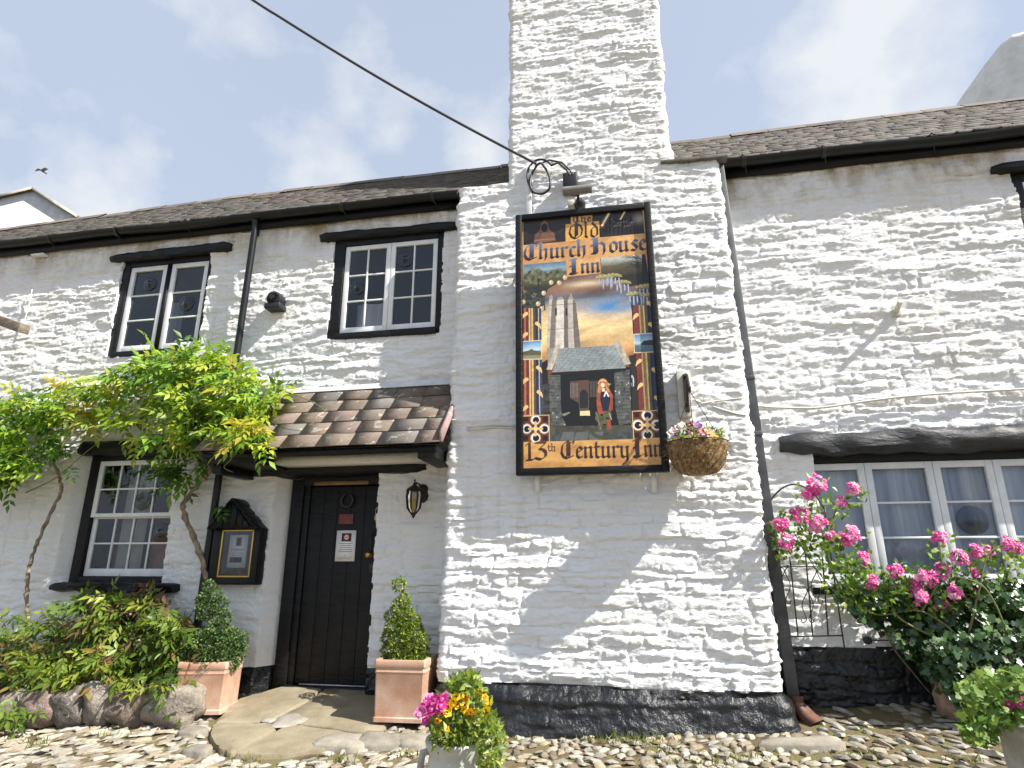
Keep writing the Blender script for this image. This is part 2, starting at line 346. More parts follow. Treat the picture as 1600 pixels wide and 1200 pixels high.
# ------------------------------------------------------------ the inn
inn = empty('inn_building', (-1.2, 0, .3), 'long whitewashed rubble stone inn with black trim, slate roof and broad chimney breast', 'building')
def stone(U, Z, seed, strength=1.0):
    """height of a limewashed rubble face, metres"""
    U2 = U+.07*fbm(U*2.1, Z*3.3, seed+3, 3); Z2 = Z+.062*fbm(U*1.5, Z*2.0, seed+5, 3)+.012*fbm(U*9, Z*9, seed+6, 2)
    rs = np.random.default_rng(seed)
    rows = np.cumsum(rs.uniform(.045, .125, 160))-.8
    ri = np.clip(np.searchsorted(rows, Z2)-1, 0, 158); h = rows[ri+1]-rows[ri]; tt = (Z2-rows[ri])
    H = np.zeros_like(U)
    for k in np.unique(ri):
        mk = ri == k
        Ls = np.cumsum(rs.uniform(.10, .48, 90))-11+rs.uniform(0, .3)
        u = U2[mk]; si = np.clip(np.searchsorted(Ls, u)-1, 0, 88); l = Ls[si+1]-Ls[si]; s = u-Ls[si]
        rr = rs.random(90)[si]; tl = rs.normal(0, 1, 90)[si]; tz = rs.normal(0, 1, 90)[si]
        ez = np.minimum(tt[mk], h[mk]-tt[mk]); es = np.minimum(s, l-s)
        prof = sstep(0, .013, ez)*sstep(0, .018, es)
        ht = .010+.034*rr**1.3+.010*tl*(s/l-.5)+.012*(tz-.8)*(tt[mk]/h[mk]-.5)
        H[mk] = prof*ht
    blur = .38+.62*sstep(-.25, .4, fbm(U*.9, Z*1.1, seed+11, 3))
    n2 = fbm(U*21, Z*44, seed+31, 4, .62); n3 = fbm(U*1.1, Z*1.3, seed+41, 3)
    wu, wz = U+.05*fbm(U*6, Z*9, seed+61, 4, .6), Z+.022*fbm(U*5, Z*8, seed+63, 4, .6)
    def terr(f, k, sh): q = f*k; i = np.floor(q); return (i+sstep(.5-sh, .5+sh, q-i))/k     # thin broken plates
    pl = terr(fbm(wu*2.6, wz*10.5, seed+51, 3, .5), 5, .10); p2 = terr(fbm(wu*6.5, wz*24, seed+71, 3, .55), 3, .12)
    return strength*(H*blur*.50+.019*pl+.012*p2+.0055*n2)+.014*n3
def grid_mesh(name, mat, P, keep, parent=None, smooth=55):
    n, m, _ = P.shape; idx = np.arange(n*m).reshape(n, m)
    F = np.stack([idx[:-1, :-1], idx[:-1, 1:], idx[1:, 1:], idx[1:, :-1]], -1)[keep]
    used = np.unique(F); rm = -np.ones(n*m, np.int64); rm[used] = np.arange(len(used))
    V = P.reshape(-1, 3)[used]; F = rm[F]
    mw = parent_world(parent) if parent else Matrix.Identity(4)
    V = (np.c_[V, np.ones(len(V))] @ np.array(mw.inverted()).T)[:, :3]
    me = bpy.data.meshes.new(name); me.vertices.add(len(V)); me.vertices.foreach_set('co', V.astype(np.float32).ravel())
    me.loops.add(len(F)*4); me.loops.foreach_set('vertex_index', F.astype(np.int32).ravel())
    me.polygons.add(len(F)); me.polygons.foreach_set('loop_start', np.arange(0, len(F)*4, 4, dtype=np.int32)); me.polygons.foreach_set('loop_total', np.full(len(F), 4, np.int32))
    me.polygons.foreach_set('use_smooth', np.ones(len(F), bool)); me.update(calc_edges=True)
    if smooth: me.set_sharp_from_angle(angle=R(smooth))
    me.materials.append(mat)
    o = bpy.data.objects.new(name, me); COL.objects.link(o); o.parent = parent
    return o
# openings in the wall plane y=0: x0, x1, z0, z1, reveal depth, splay on the left
OPEN = [(-5.75, -4.59, 3.74, 4.95, .15, 0), (-3.04, -1.80, 3.765, 4.95, .14, 0), (-5.88, -4.59, 1.26, 2.66, .22, .13), (-3.46, -2.365, -.3, 2.36, .24, .15),
        (1.60, 4.30, 1.24, 2.42, .22, 0), (3.64, 4.78, 3.9, 4.98, .15, 0), (-8.6, -6.95, 1.2, 2.5, .15, 0)]
def face_wall(name, x0, x1, z0, z1, seed, plinth, step=.0125, strength=1, y0=0.0):
    U, Z = np.meshgrid(np.arange(x0, x1+step/2, step), np.arange(z0, z1+step/2, step))
    H = stone(U, Z, seed, strength)
    Y = y0-H
    ins = np.zeros(U.shape, bool); cut = ins.copy()
    for (a, b_, c, d, dep, spl) in OPEN:
        wob = .012*fbm(U*6, Z*9, seed+77, 3)
        m = (U > a+wob) & (U < b_+wob) & (Z > c+wob) & (Z < d+wob)
        dd = dep*np.clip((U-a)/spl, 0, 1) if spl else dep
        Y = np.where(m, y0+dd-(H*.6 if spl else 0), Y); ins |= m
        cut |= m & (U > a+spl+.03+wob)
    k4 = ~(cut[:-1, :-1] & cut[1:, :-1] & cut[:-1, 1:] & cut[1:, 1:])
    P = np.stack([U, Y, Z], -1)
    zl = plinth(U)+.015*fbm(U*5, Z*0+3, seed+91, 3)
    pk = (Z < zl)[:-1, :-1]
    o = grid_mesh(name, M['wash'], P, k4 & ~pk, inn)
    Yp = np.where(Z < zl, -.012, 0)
    P2 = P.copy(); P2[..., 1] += Yp*sstep(0, .05, zl-Z)
    grid_mesh('plinth', M['plinth'], P2, k4 & pk, inn)
    return o
face_wall('wall', -9.2, -1.50, -.35, 5.24, 11, lambda u: np.where(u > -4.6, .56+.02*(u+3.5), -9))
face_wall('wall', .98, 6.2, -.1, 5.28, 23, lambda u: .84+.02*(u-1.3), strength=.95)
# chimney breast: wraps round both corners, leaning back as it rises
def breast(name, xl, xr, yf, z0, z1, seed, yback, splay, plinth=None, step=.0125, flare=None):
    zs = np.arange(z0, z1+step/2, step)
    nr = 36; rad = .055
    fr = np.arange(xl+rad, xr-rad, step)
    rows = []; nrm = []
    for z in zs:
        y = yf(z); xr_ = xr+(flare(z) if flare else 0)
        pl = [(xl, yback+(y+rad-yback)*i/nr) for i in range(nr)]; nl = [(-1, 0)]*nr
        arc = [(xl+rad-rad*math.cos(a), y+rad-rad*math.sin(a)) for a in np.linspace(0, math.pi/2, 8)]; na = [(-math.cos(a), -math.sin(a)) for a in np.linspace(0, math.pi/2, 8)]
        pf = [(x, y) for x in fr[1:]*1.0]; pf = [(xl+rad+(x-xl-rad)*((xr_-rad-xl-rad)/(xr-rad-xl-rad)), y) for x, y in pf]; nf = [(0, -1)]*len(pf)
        arc2 = [(xr_-rad+rad*math.sin(a), y+rad-rad*math.cos(a)) for a in np.linspace(0, math.pi/2, 8)]; na2 = [(math.sin(a), -math.cos(a)) for a in np.linspace(0, math.pi/2, 8)]
        pr_ = [(xr_+splay*i/nr, y+rad+(yback-y-rad)*i/nr) for i in range(1, nr+1)]; nr2 = [(1, 0)]*nr
        rows.append(pl+arc+pf+arc2+pr_); nrm.append(nl+na+nf+na2+nr2)
    XY = np.array(rows); N = np.array(nrm, float)
    Z = np.repeat(zs[:, None], XY.shape[1], 1)
    Sarc = np.r_[0, np.cumsum(np.linalg.norm(np.diff(XY[len(zs)//2], axis=0), axis=1))]+xl-.4
    U = np.repeat(Sarc[None], len(zs), 0)
    H = stone(U, Z, seed, 1.05)
    if plinth is not None:
        zl = plinth(XY[..., 0])+.02*fbm(U*4, Z*0+9, seed+9, 3)
        bul = sstep(.0, .10, zl-Z)
        H = H*(1-.45*bul)+bul*(.05+.05*fbm(U*1.6, Z*2.2, seed+19, 3)+.014*fbm(U*9, Z*11, seed+29, 4)+.07*sstep(.1, .4, zl-Z))
    P = np.stack([XY[..., 0]+N[..., 0]*H, XY[..., 1]+N[..., 1]*H, Z], -1)
    K = np.ones((P.shape[0]-1, P.shape[1]-1), bool)
    if plinth is None: return grid_mesh(name, M['wash'], P, K, inn)
    pk = (Z < zl)[:-1, :-1]
    grid_mesh(name, M['wash'], P, K & ~pk, inn); grid_mesh('plinth', M['plinth'], P, K & pk, inn)
YF = lambda z: -.25-.20*np.clip((5.2-z)/5, -.6, 1.1)
breast('chimney_breast', -1.57, 1.05, YF, -.1, 5.26, 37, .06, .07, plinth=lambda x: .575-.0*x)
breast('chimney_stack', -1.03, .60, lambda z: YF(5.2)+.0, 5.12, 8.6, 53, .95, 0, flare=lambda z: .07*math.exp(-max(0, z-5.25)/.13))
sh = MB(); yb = YF(5.2)
sh.box((.50, yb-.035, 5.262), (1.13, .15, 5.30)); o = sh.build('shoulder_cap', M['cap'], inn, bevel=.006)
sh = MB(); sh.add([(.5, yb-.02, 5.302), (1.09, yb-.02, 5.302), (1.09, .15, 5.36), (.5, .15, 5.50)], [(0, 1, 2, 3)]); sh.build('shoulder_fillet', M['wash'], inn)
sh = MB(); sh.add([(-1.6, yb+.03, 5.24), (-1.0, yb+.03, 5.24), (-1.0, .3, 5.5), (-1.6, .3, 5.45), (-1.6, .3, 5.1)], [(0, 1, 2, 3), (0, 3, 4)]); sh.build('shoulder_fillet', M['wash'], inn)

# roofs: courses of small slates, both slopes
def ridge_pt(px, py, z0, slope):
    ys = np.arange(0, 8, .005); P = np.array([at(px, py, y) for y in ys])
    k = np.argmin(np.abs(P[:, 2]-(z0+(ys+.13)*slope))); return P[k]
def slate_roof(x0, x1, ze, slope, ridge, name='roof', gauge=.10):
    """ridge(x) -> (y,z) of the ridge"""
    rs = np.random.default_rng(int(x0*10) % 1000+3); mb = MB()
    L0 = max(ridge(x)[0] for x in (x0, x1))+.13; ca = 1/math.hypot(1, slope); sa = slope*ca
    nrow = int(L0/ca/gauge)+1
    V = []; F = []; Cc = []; n = 0
    for side in (1, -1):
        for r_ in range(nrow):
            x = x0-rs.random()*.2
            d0 = r_*gauge; d1 = d0+gauge*1.75
            while x < x1:
                wd = rs.uniform(.13, .26); xa, xb = max(x, x0), min(x+wd-.004, x1); x += wd
                if xb-xa < .02: continue
                xm = (xa+xb)/2; yr, zr = ridge(xm); dmax = math.hypot(yr+.13, zr-ze)
                if d0 > dmax-.03: continue
                dd1 = min(d1, dmax); lift = .024+rs.normal(0, .003); sk = rs.normal(0, .004)
                cy, cz = (yr+.13)/dmax, (zr-ze)/dmax
                def q(xx, d, h):
                    y, z = -.13+cy*d-cz*h, ze+cz*d+cy*h
                    return (xx, y if side == 1 else 2*yr-y, z)
                V += [q(xa, d0+sk, lift), q(xb, d0-sk, lift), q(xb, dd1, .006), q(xa, dd1, .006), q(xa, d0+sk, lift-.022), q(xb, d0-sk, lift-.022)]
                F += [(n, n+1, n+2, n+3), (n+4, n+5, n+1, n), (n+4, n, n+3, n+4)[:3]+(n+3,), ]
                F[-1] = (n+5, n+2, n+1, n+1)[:3]
                c = np.array([.125, .112, .10])*rs.uniform(.82, 1.18)+rs.normal(0, .006, 3); Cc += [c]*3; n += 6
    mb.v.append(np.array(V)); mb.f += [list(f) for f in F]; mb.c += [tuple(np.clip(c, .01, 1)) for c in Cc]; mb.m += [0]*len(F); mb.n = n
    # under-boarding closes the roof, ridge tiles cap it
    xs = np.linspace(x0, x1, 12)
    for i in range(11):
        a, b_ = xs[i], xs[i+1]; (ya, za), (yb_, zb) = ridge(a), ridge(b_)
        for s in (1, -1):
            ea, eb = (-.12, -.12) if s == 1 else (2*ya+.12, 2*yb_+.12)
            mb.add([(a, ea, ze-.02), (b_, eb, ze-.02), (b_, yb_, zb-.02), (a, ya, za-.02)], [(0, 1, 2, 3)], (.05, .045, .04))
    rf = mb.build(name, M['slate'], inn)
    rt = MB(); x = x0
    while x < x1:
        xe = min(x+.42, x1); (ya, za), (yb_, zb) = ridge(x), ridge(xe); h = rs.normal(0, .006)
        rt.add([(x, ya-.11, za-.07+h), (x, ya, za+.045+h), (x, ya+.11, za-.07+h), (xe-.006, yb_-.11, zb-.07+h), (xe-.006, yb_, zb+.045+h), (xe-.006, yb_+.11, zb-.07+h)], [(0, 3, 4, 1), (1, 4, 5, 2)], tuple(np.array([.15, .12, .10])*rs.uniform(.7, 1.3)))
        x = xe
    rt.build('ridge_tiles', M['slate'], rf)
    return rf
SL = 1.0
rl = [ridge_pt(a, b_, 5.31, SL) for a, b_ in ((0, 362), (350, 312), (575, 286), (797, 261))]
rr = [ridge_pt(a, b_, 5.33, SL) for a, b_ in ((1100, 220), (1400, 182), (1600, 157))]
def ridge_fn(P):
    P = sorted(P, key=lambda p: p[0]); X = [p[0] for p in P]
    return lambda x: (float(np.interp(x, X, [p[1] for p in P])), float(np.interp(x, X, [p[2] for p in P])))
ridgeL, ridgeR = ridge_fn(rl), ridge_fn(rr)
slate_roof(-9.3, -1.0, 5.31, SL, ridgeL); slate_roof(.58, 6.3, 5.33, SL, ridgeR)
# back walls and gables keep the building solid from the side
bw = MB()
for x0, x1, rg in ((-9.2, -1.0, ridgeL), (.6, 6.2, ridgeR)):
    yb2 = 2*rg((x0+x1)/2)[0]-.02
    bw.box((x0, yb2-.25, -.4), (x1, yb2, 5.2))
    for x in ((x0, x0+.25), (x1-.25, x1)): 
        yr, zr = rg(x[0]); bw.prism([(0, 0)], 0, 0) if False else None
        V = [(x[0], .02, -.4), (x[0], yb2-.26, -.4), (x[0], yb2-.26, 5.15), (x[0], yr, zr-.12), (x[0], .02, 5.2)]
        V2 = [(x[1], *p[1:]) for p in V]
        bw.add(V+V2, [(0, 1, 2, 3, 4), (9, 8, 7, 6, 5)]+[(i, i+5, (i+1) % 5+5, (i+1) % 5) for i in range(5)])
bw.build('back_wall', M['render'], inn)
# fascia, gutters with unions
for x0, x1, z in ((-9.2, -1.56, 5.26), (1.09, 6.2, 5.28)):
    f_ = MB(); f_.box((x0, -.062, z-.105), (x1, -.03, z+.02)); f_.build('fascia', M['blackwood'], inn)
    gu = MB(); xs = np.linspace(x0, x1, 30); prof = [(math.cos(a)*.062, math.sin(a)*.062) for a in np.linspace(math.pi, 2*math.pi, 12)]
    prof = prof+[(.054*math.cos(a), .054*math.sin(a)) for a in np.linspace(2*math.pi, math.pi, 12)]
    V = []
    for i, x in enumerate(xs):
        sag = .010*math.sin(x*1.7)+.008*math.sin(x*3.1+1)
        V += [(x, -.128+p, z+.022+q+sag) for p, q in prof]
    k = len(prof); gu.add(V, [(i*k+j, (i+1)*k+j, (i+1)*k+(j+1) % k, i*k+(j+1) % k) for i in range(len(xs)-1) for j in range(k)]+[tuple(range(k))[::-1], tuple((len(xs)-1)*k+j for j in range(k))])
    go = gu.build('gutter', M['gutter'], inn, 40)
    ub = [at(px, 400 if x0 < 0 else 240, -.13)[0] for px in ((75, 177, 285, 530, 674) if x0 < 0 else (1160, 1286, 1460))]
    for x in ub:
        q = MB(); q.tube([(x+.022*i, -.128, z+.024) for i in (-1, 1)], .068, 16, cap=False)
        V = [(x+s*.02, -.128+.069*math.cos(a), z+.022+.069*math.sin(a)) for s in (-1, 1) for a in np.linspace(math.pi, 2*math.pi, 12)]
        q = MB(); q.add(V, [(j, j+1, 13+j, 12+j) for j in range(11)])
        q.tube([(x, -.19, z+.03), (x-.01, -.19, z+.05), (x-.02, -.12, z+.06)], .006, 5)
        q.tube([(x+.005, -.16, z-.03), (x+.03, -.07, z-.10)], .005, 5)
        q.build('gutter_bracket', M['iron'], go)
# downpipes
dp = MB()
a, b_ = at(400, 352, -.11), at(318, 912, -.09)
zt = 5.22
top = a+(b_-a)*((zt-a[2])/(b_[2]-a[2])); bot = a+(b_-a)*((.25-a[2])/(b_[2]-a[2]))
dp.tube([(top[0], -.13, zt), (top[0], -.12, zt-.08), tuple(bot*1.0)], .036, 12)
for f0 in (.02, .44, .86):
    p = top+(bot-top)*f0; p2 = top+(bot-top)*(f0+.014); p[1] = p2[1] = -.10; dp.tube([p, p2], .044, 12)
dpo = dp.build('downpipe', M['gutter'], inn, 40)
dp = MB(); a, b_ = at(1122, 262, -.14), at(1239, 1096, -.16)
dp.tube([a, a+(b_-a)*.55, a+(b_-a)*.553, b_], [.066, .066, .063, .063], 4, sq=True)
for f0 in (.455, .56, .72): 
    p = a+(b_-a)*f0; dp.tube([p, p+(b_-a)*.008], .072, 4, sq=True)
dp.build('downpipe', M['greypipe'], inn, bevel=.004)
sh = MB(); s0 = at(1244, 1097, -.17)
sh.tube([s0+(0, 0, .05), s0+(.0, 0, -.03), s0+(.05, -.12, -.10), s0+(.09, -.20, -.13)], [.064, .068, .07, .074], 4, sq=True, cap=False)
sho = sh.build('downpipe_shoe', M['rust'], inn)

# timber lintels and sills: hewn, uneven
def timber(name, x0, x1, z0, z1, y0, y1, parent=None, seed=1, rough=.014, mat=None, taper=0):
    rs = np.random.default_rng(seed); n = 40; k = 16; V = []
    for i in range(n+1):
        x = x0+(x1-x0)*i/n; e = 1-.25*max(0, 1-min(i, n-i)/2.0)
        tz = z0+taper*(1-i/n)*(z1-z0)*.6
        cz, cy = (tz+z1)/2, (y0+y1)/2; hz, hy = (z1-tz)/2*e, (y1-y0)/2*e
        for j in range(k):
            a = 2*math.pi*j/k; c, s = math.cos(a), math.sin(a); q = (abs(c)**4+abs(s)**4)**(-.25)
            d = 1+rough/max(hz, .02)*fbm(np.array([x*5+seed*7]), np.array([a*1.2]), seed, 3)[0]
            V.append((x+(rs.normal(0, .006) if i in (0, n) else 0), cy+hy*c*q*d, cz+hz*s*q*d+.012*fbm(np.array([x*1.6]), np.array([seed*3.3]), seed, 2)[0]))
    F = [(i*k+j, (i+1)*k+j, (i+1)*k+(j+1) % k, i*k+(j+1) % k) for i in range(n) for j in range(k)]+[tuple(range(k)), tuple(n*k+j for j in range(k))[::-1]]
    mb = MB(); mb.add(V, F); return mb.build(name, mat or M['blackwood'], parent or inn, 50)
timber('lintel', -5.92, -4.32, 4.925, 5.035, -.075, .10, seed=3, rough=.016)
timber('lintel', -3.22, -1.60, 4.925, 5.025, -.06, .10, seed=5, rough=.012)
timber('lintel', -5.87, -4.06, 2.60, 2.76, -.045, .2, seed=7)
timber('lintel', -3.80, -1.88, 2.315, 2.475, -.07, .2, seed=9)
timber('lintel', 1.335, 4.6, 2.385, 2.585, -.085, .2, seed=11, rough=.03, mat=M['hewn'])
timber('lintel', at(1551, 255, -.06)[0], 5.1, 4.93, 5.03, -.06, .1, seed=13)
timber('lintel', -8.9, -6.75, 2.5, 2.63, -.05, .12, seed=15)
timber('sill', -5.76, -4.38, 1.205, 1.295, -.135, .12, seed=17, rough=.018)

# ------------------------------------------------------------ windows
def bar_frame(mb, x0, x1, z0, z1, y0, y1, fr, cols, rows_, bar=.018, fb=None):
    fb = fb or fr
    mb.box((x0, y0, z0), (x0+fr, y1, z1)); mb.box((x1-fr, y0, z0), (x1, y1, z1))
    mb.box((x0+fr, y0+.001, z0), (x1-fr, y1-.001, z0+fb)); mb.box((x0+fr, y0+.001, z1-fr), (x1-fr, y1-.001, z1))
    a, b_, c, d = x0+fr, x1-fr, z0+fb, z1-fr
    for i in range(1, cols): x = a+(b_-a)*i/cols; mb.box((x-bar/2, y0+.005, c), (x+bar/2, y1-.006, d))
    for j in range(1, rows_): z = c+(d-c)*j/rows_; mb.box((a, y0+.008, z-bar/2), (b_, y1-.009, z+bar/2))
    return a, b_, c, d
def pane(mb, a, b_, c, d, y): mb.add([(a, y, c), (b_, y, c), (b_, y, d), (a, y, d)], [(0, 1, 2, 3)])
def bullseye(parent, px, py, y, r):
    p = at(px, py, y); mb = MB()
    prof = [(r, 0), (r*.97, -.004), (r*.88, -.002), (r*.8, -.007), (r*.68, -.003), (r*.6, -.009), (r*.45, -.006), (r*.36, -.016), (r*.22, -.024), (r*.1, -.03), (.0005, -.031)]
    mb.lathe(prof, p, 28, axis='y'); mb.build('bullseye', M['bullseye'], parent, True)
def drape(parent, x0, x1, z0, z1, y, mat, amp=.025, folds=18, seed=1):
    n = int((x1-x0)*90)+8; V = []
    for i in range(n+1):
        x = x0+(x1-x0)*i/n; p = fbm(np.array([x*3.0]), np.array([seed*1.7]), seed, 2)[0]*6
        for z, k in ((z0, 1.0), ((z0+z1)/2, .85), (z1, .6)): V.append((x, y+amp*k*math.sin(x*folds+p), z))
    mb = MB(); mb.add(V, [(i*3+j, (i+1)*3+j, (i+1)*3+j+1, i*3+j+1) for i in range(n) for j in range(2)]); mb.build('curtain', mat, parent, True)
def room(parent, x0, x1, z0, z1, y0, y1, mat):
    mb = MB(); mb.add([(x0, y0, z0), (x1, y0, z0), (x1, y0, z1), (x0, y0, z1), (x0, y1, z0), (x1, y1, z0), (x1, y1, z1), (x0, y1, z1)], [(4, 5, 6, 7), (0, 1, 5, 4), (3, 7, 6, 2), (0, 4, 7, 3), (1, 2, 6, 5)])
    mb.build('interior', mat, parent)
def win(name='window'):
    o = bpy.data.objects.new(name, None); COL.objects.link(o); o.parent = inn; o.empty_display_size = .1; return o
def surround(parent, x0, x1, z0, z1, ix0, ix1, iz0, iz1, y0, y1, ws=0):
    mb = MB(); mb.box((x0, y0, z0), (ix0, y1, z1)); mb.box((ix1, y0, z0), (x1, y1, z1)); mb.box((ix0, y0+.001, iz1), (ix1, y1, z1)); mb.box((ix0-.02*ws, y0-.035*ws, z0), (ix1+.02*ws, y1, iz0))
    mb.build('frame', M['blackwood'], parent, bevel=.004)
# upper left casements
w1 = win(); surround(w1, -5.78, -4.58, 3.72, 4.96, -5.665, -4.62, 3.785, 4.865, .015, .12, 1)
mb = MB(); mb.box((-5.165, .02, 3.785), (-5.115, .12, 4.865)); mb.build('mullion', M['blackwood'], w1)
for (a, b_) in ((-5.66, -5.17), (-5.11, -4.625)):
    mb = MB(); q = bar_frame(mb, a, b_, 3.79, 4.86, .03, .075, .055, 1, 3, fb=.075); mb.build('casement', M['whitepaint'], w1, bevel=.003)
    mb = MB(); pane(mb, *q, .055); mb.build('pane', M['glass'], w1)
bullseye(w1, 234.6, 444, .05, .085); bullseye(w1, 291, 474, .05, .10)
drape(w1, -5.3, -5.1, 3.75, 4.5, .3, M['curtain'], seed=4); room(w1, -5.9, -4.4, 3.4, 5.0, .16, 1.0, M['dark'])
# upper right casements
w2 = win(); surround(w2, -3.07, -1.79, 3.745, 4.96, -2.925, -1.855, 3.815, 4.86, .005, .12, 1)
for (a, b_) in ((-2.92, -2.392), (-2.388, -1.86)):
    mb = MB(); q = bar_frame(mb, a, b_, 3.82, 4.855, .02, .065, .05, 2, 3, fb=.07); mb.build('casement', M['whitepaint'], w2, bevel=.003)
    mb = MB(); pane(mb, *q, .045); mb.build('pane', M['glass'], w2)
bullseye(w2, 633.5, 405, .04, .095); bullseye(w2, 559, 449.5, .04, .085)
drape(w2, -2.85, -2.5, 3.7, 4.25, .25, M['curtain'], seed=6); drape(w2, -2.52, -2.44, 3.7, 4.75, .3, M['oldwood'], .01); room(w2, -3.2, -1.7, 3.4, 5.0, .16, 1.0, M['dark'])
# lower left sash
w3 = win(); surround(w3, -5.77, -4.57, 1.28, 2.70, -5.655, -4.655, 1.35, 2.56, .10, .24)
mb = MB(); q = bar_frame(mb, -5.65, -4.66, 1.955, 2.555, .10, .14, .05, 4, 2, fb=.04); mb.build('sash', M['whitepaint'], w3, bevel=.003)
mb = MB(); pane(mb, *q, .12); mb.build('pane', M['glass'], w3)
mb = MB(); q = bar_frame(mb, -5.65, -4.66, 1.355, 1.99, .145, .185, .05, 4, 2, fb=.075); mb.build('sash', M['whitepaint'], w3, bevel=.003)
mb = MB(); pane(mb, *q, .165); mb.build('pane', M['glass'], w3)
bullseye(w3, 223, 783, .115, .10); bullseye(w3, 252, 833, .16, .11)
drape(w3, -5.42, -5.12, 1.3, 2.6, .3, M['greycurtain'], seed=8, folds=55, amp=.012); room(w3, -5.8, -4.5, 1.0, 2.8, .25, 1.0, M['warmroom'])
mb = MB(); mb.prism([(-5.62, 1.0), (-4.6, 1.0), (-4.6, 1.86), (-4.95, 1.95), (-5.3, 1.86), (-5.62, 1.8)], .42, .5); mb.build('warm_panel', M['warm_panel'], w3)  # added brown panel behind the sash, gives the panes their warm tone
# wide window to the right: five casements
w4 = win(); ex = [at(1265, 820, .12)[0]-.0]+[at(px, 820, .12)[0] for px in (1364.5, 1474, 1571)]
wd = ex[2]-ex[1]; ex[0] = ex[1]-wd*.98; ex += [ex[3]+wd, ex[3]+2*wd]
surround(w4, 1.50, ex[-1]+.1, 1.22, 2.43, ex[0], ex[-1], 1.315, 2.325, .10, .24)
mb = MB(); mb.box((ex[0]-.06, -.03, 1.245), (ex[-1]+.06, .12, 1.31)); mb.build('sill', M['blackwood'], w4, bevel=.006)
for i in range(5):
    a, b_ = ex[i]+.002, ex[i+1]-.002
    mb = MB(); q = bar_frame(mb, a, b_, 1.32, 2.32, .11, .16, .055, 1, 3, fb=.085); mb.build('casement', M['whitepaint'], w4, bevel=.003)
    mb = MB(); pane(mb, *q, .14); mb.build('pane', M['glass'], w4)
bullseye(w4, 1520, 813, .13, .12)
drape(w4, ex[0], ex[-1], 1.2, 2.27, .22, M['curtain'], .045, 24, seed=3); drape(w4, ex[0], ex[0]+.12, 1.2, 2.3, .21, M['greycurtain'], .012, 60, seed=5)
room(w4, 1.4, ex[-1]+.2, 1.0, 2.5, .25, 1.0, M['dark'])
# upper window at the right edge, and the ground floor one at the left edge
w5 = win(); surround(w5, 3.62, 4.80, 3.86, 4.96, 3.72, 4.70, 3.95, 4.86, .02, .12)
for (a, b_) in ((3.725, 4.208), (4.212, 4.695)):
    mb = MB(); q = bar_frame(mb, a, b_, 3.955, 4.855, .03, .075, .055, 2, 3); mb.build('casement', M['whitepaint'], w5, bevel=.003)
    mb = MB(); pane(mb, *q, .055); mb.build('pane', M['glass'], w5)
room(w5, 3.6, 5.0, 3.6, 5.0, .16, 1.0, M['dark'])
w6 = win(); surround(w6, -8.7, -6.9, 1.2, 2.52, -8.55, -7.0, 1.3, 2.45, .02, .14)
mb = MB(); q = bar_frame(mb, -8.54, -7.01, 1.31, 2.44, .03, .08, .055, 4, 3); mb.build('casement', M['whitepaint'], w6, bevel=.003)
mb = MB(); pane(mb, *q, .055); mb.build('pane', M['glass'], w6); room(w6, -8.8, -6.8, 1.0, 2.7, .16, 1.0, M['dark'])

# ------------------------------------------------------------ front door
dr = win('door'); DY = .13
mb = MB(); xs = np.linspace(-3.13, -2.40, 6)
for i in range(5): mb.box((xs[i]+.0008, DY+rng.normal(0, .0006), .415), (xs[i+1]-.0008, DY+.045, 2.225))
mb.box((-3.13, DY+.01, .42), (-2.40, DY+.04, 2.22)); mb.build('door_leaf', M['blackwood'], dr, bevel=.004)
mb = MB(); mb.box((-3.33, DY-.035, .36), (-3.20, DY+.11, 2.30)); mb.box((-3.20, DY-.015, .36), (-3.135, DY+.10, 2.24)); mb.box((-2.395, DY-.04, .36), (-2.33, DY+.11, 2.30)); mb.box((-3.20, DY-.035, 2.235), (-2.395, DY+.11, 2.34)); mb.build('frame', M['blackwood'], dr, bevel=.005)
mb = MB(); mb.box((-3.20, DY-.06, .33), (-2.395, DY+.1, .405)); mb.build('threshold', M['blackwood'], dr, bevel=.006)
mb = MB(); mb.box((-3.08, DY-.006, .407), (-2.43, DY+.03, .414)); mb.build('draught_strip', M['lead'], dr)
a = at(492, 756, DY-.04); b_ = at(576, 751, DY-.04); mb = MB(); mb.box((a[0], DY-.05, a[2]-.018), (b_[0], DY-.036, a[2]+.02)); mb.build('name_board', simple('brown_board', (.2, .11, .05), (.3, .18, .08), .6, 9), dr)
p = at(578, 867, DY-.02); mb = MB(); mb.lathe([(.0005, -.07), (.018, -.068), (.029, -.052), (.027, -.036), (.012, -.026), (.012, -.006), (.03, -.004), (.03, .02)], p, 20, axis='y'); mb.build('knob', M['brass'], dr, True)
p = at(582, 850, DY); mb = MB(); mb.tube([p+(0, 0, .10), p+(0, -.035, .085), p+(0, -.05, .03), p+(0, -.05, -.03), p+(0, -.035, -.07), p+(0, 0, -.085)], .008, 8); mb.box(p+(-.018, -.006, -.11), p+(.018, .01, -.07)); mb.box(p+(-.018, -.006, .085), p+(.018, .01, .12)); mb.build('handle', M['iron'], dr, True)
p = at(580, 888, DY); mb = MB(); mb.box(p+(-.02, -.008, -.045), p+(.02, .01, .045)); mb.build('keyhole_plate', M['iron'], dr, bevel=.004)
p = at(541, 811, DY); mb = MB(); mb.box(p+(-.075, -.008, -.048), p+(.075, .005, .048)); mb.build('plaque', M['plaque'], dr, bevel=.003)
p = at(543, 785, DY-.01); mb = MB(); mb.tube([p+(.06*math.sin(a)*(1 if abs(a) < 2.2 else .93), -.012, -.065*math.cos(a)+.02) for a in np.linspace(-2.7, 2.7, 26)], .012, 6); mb.build('horseshoe', M['iron'], dr, True)
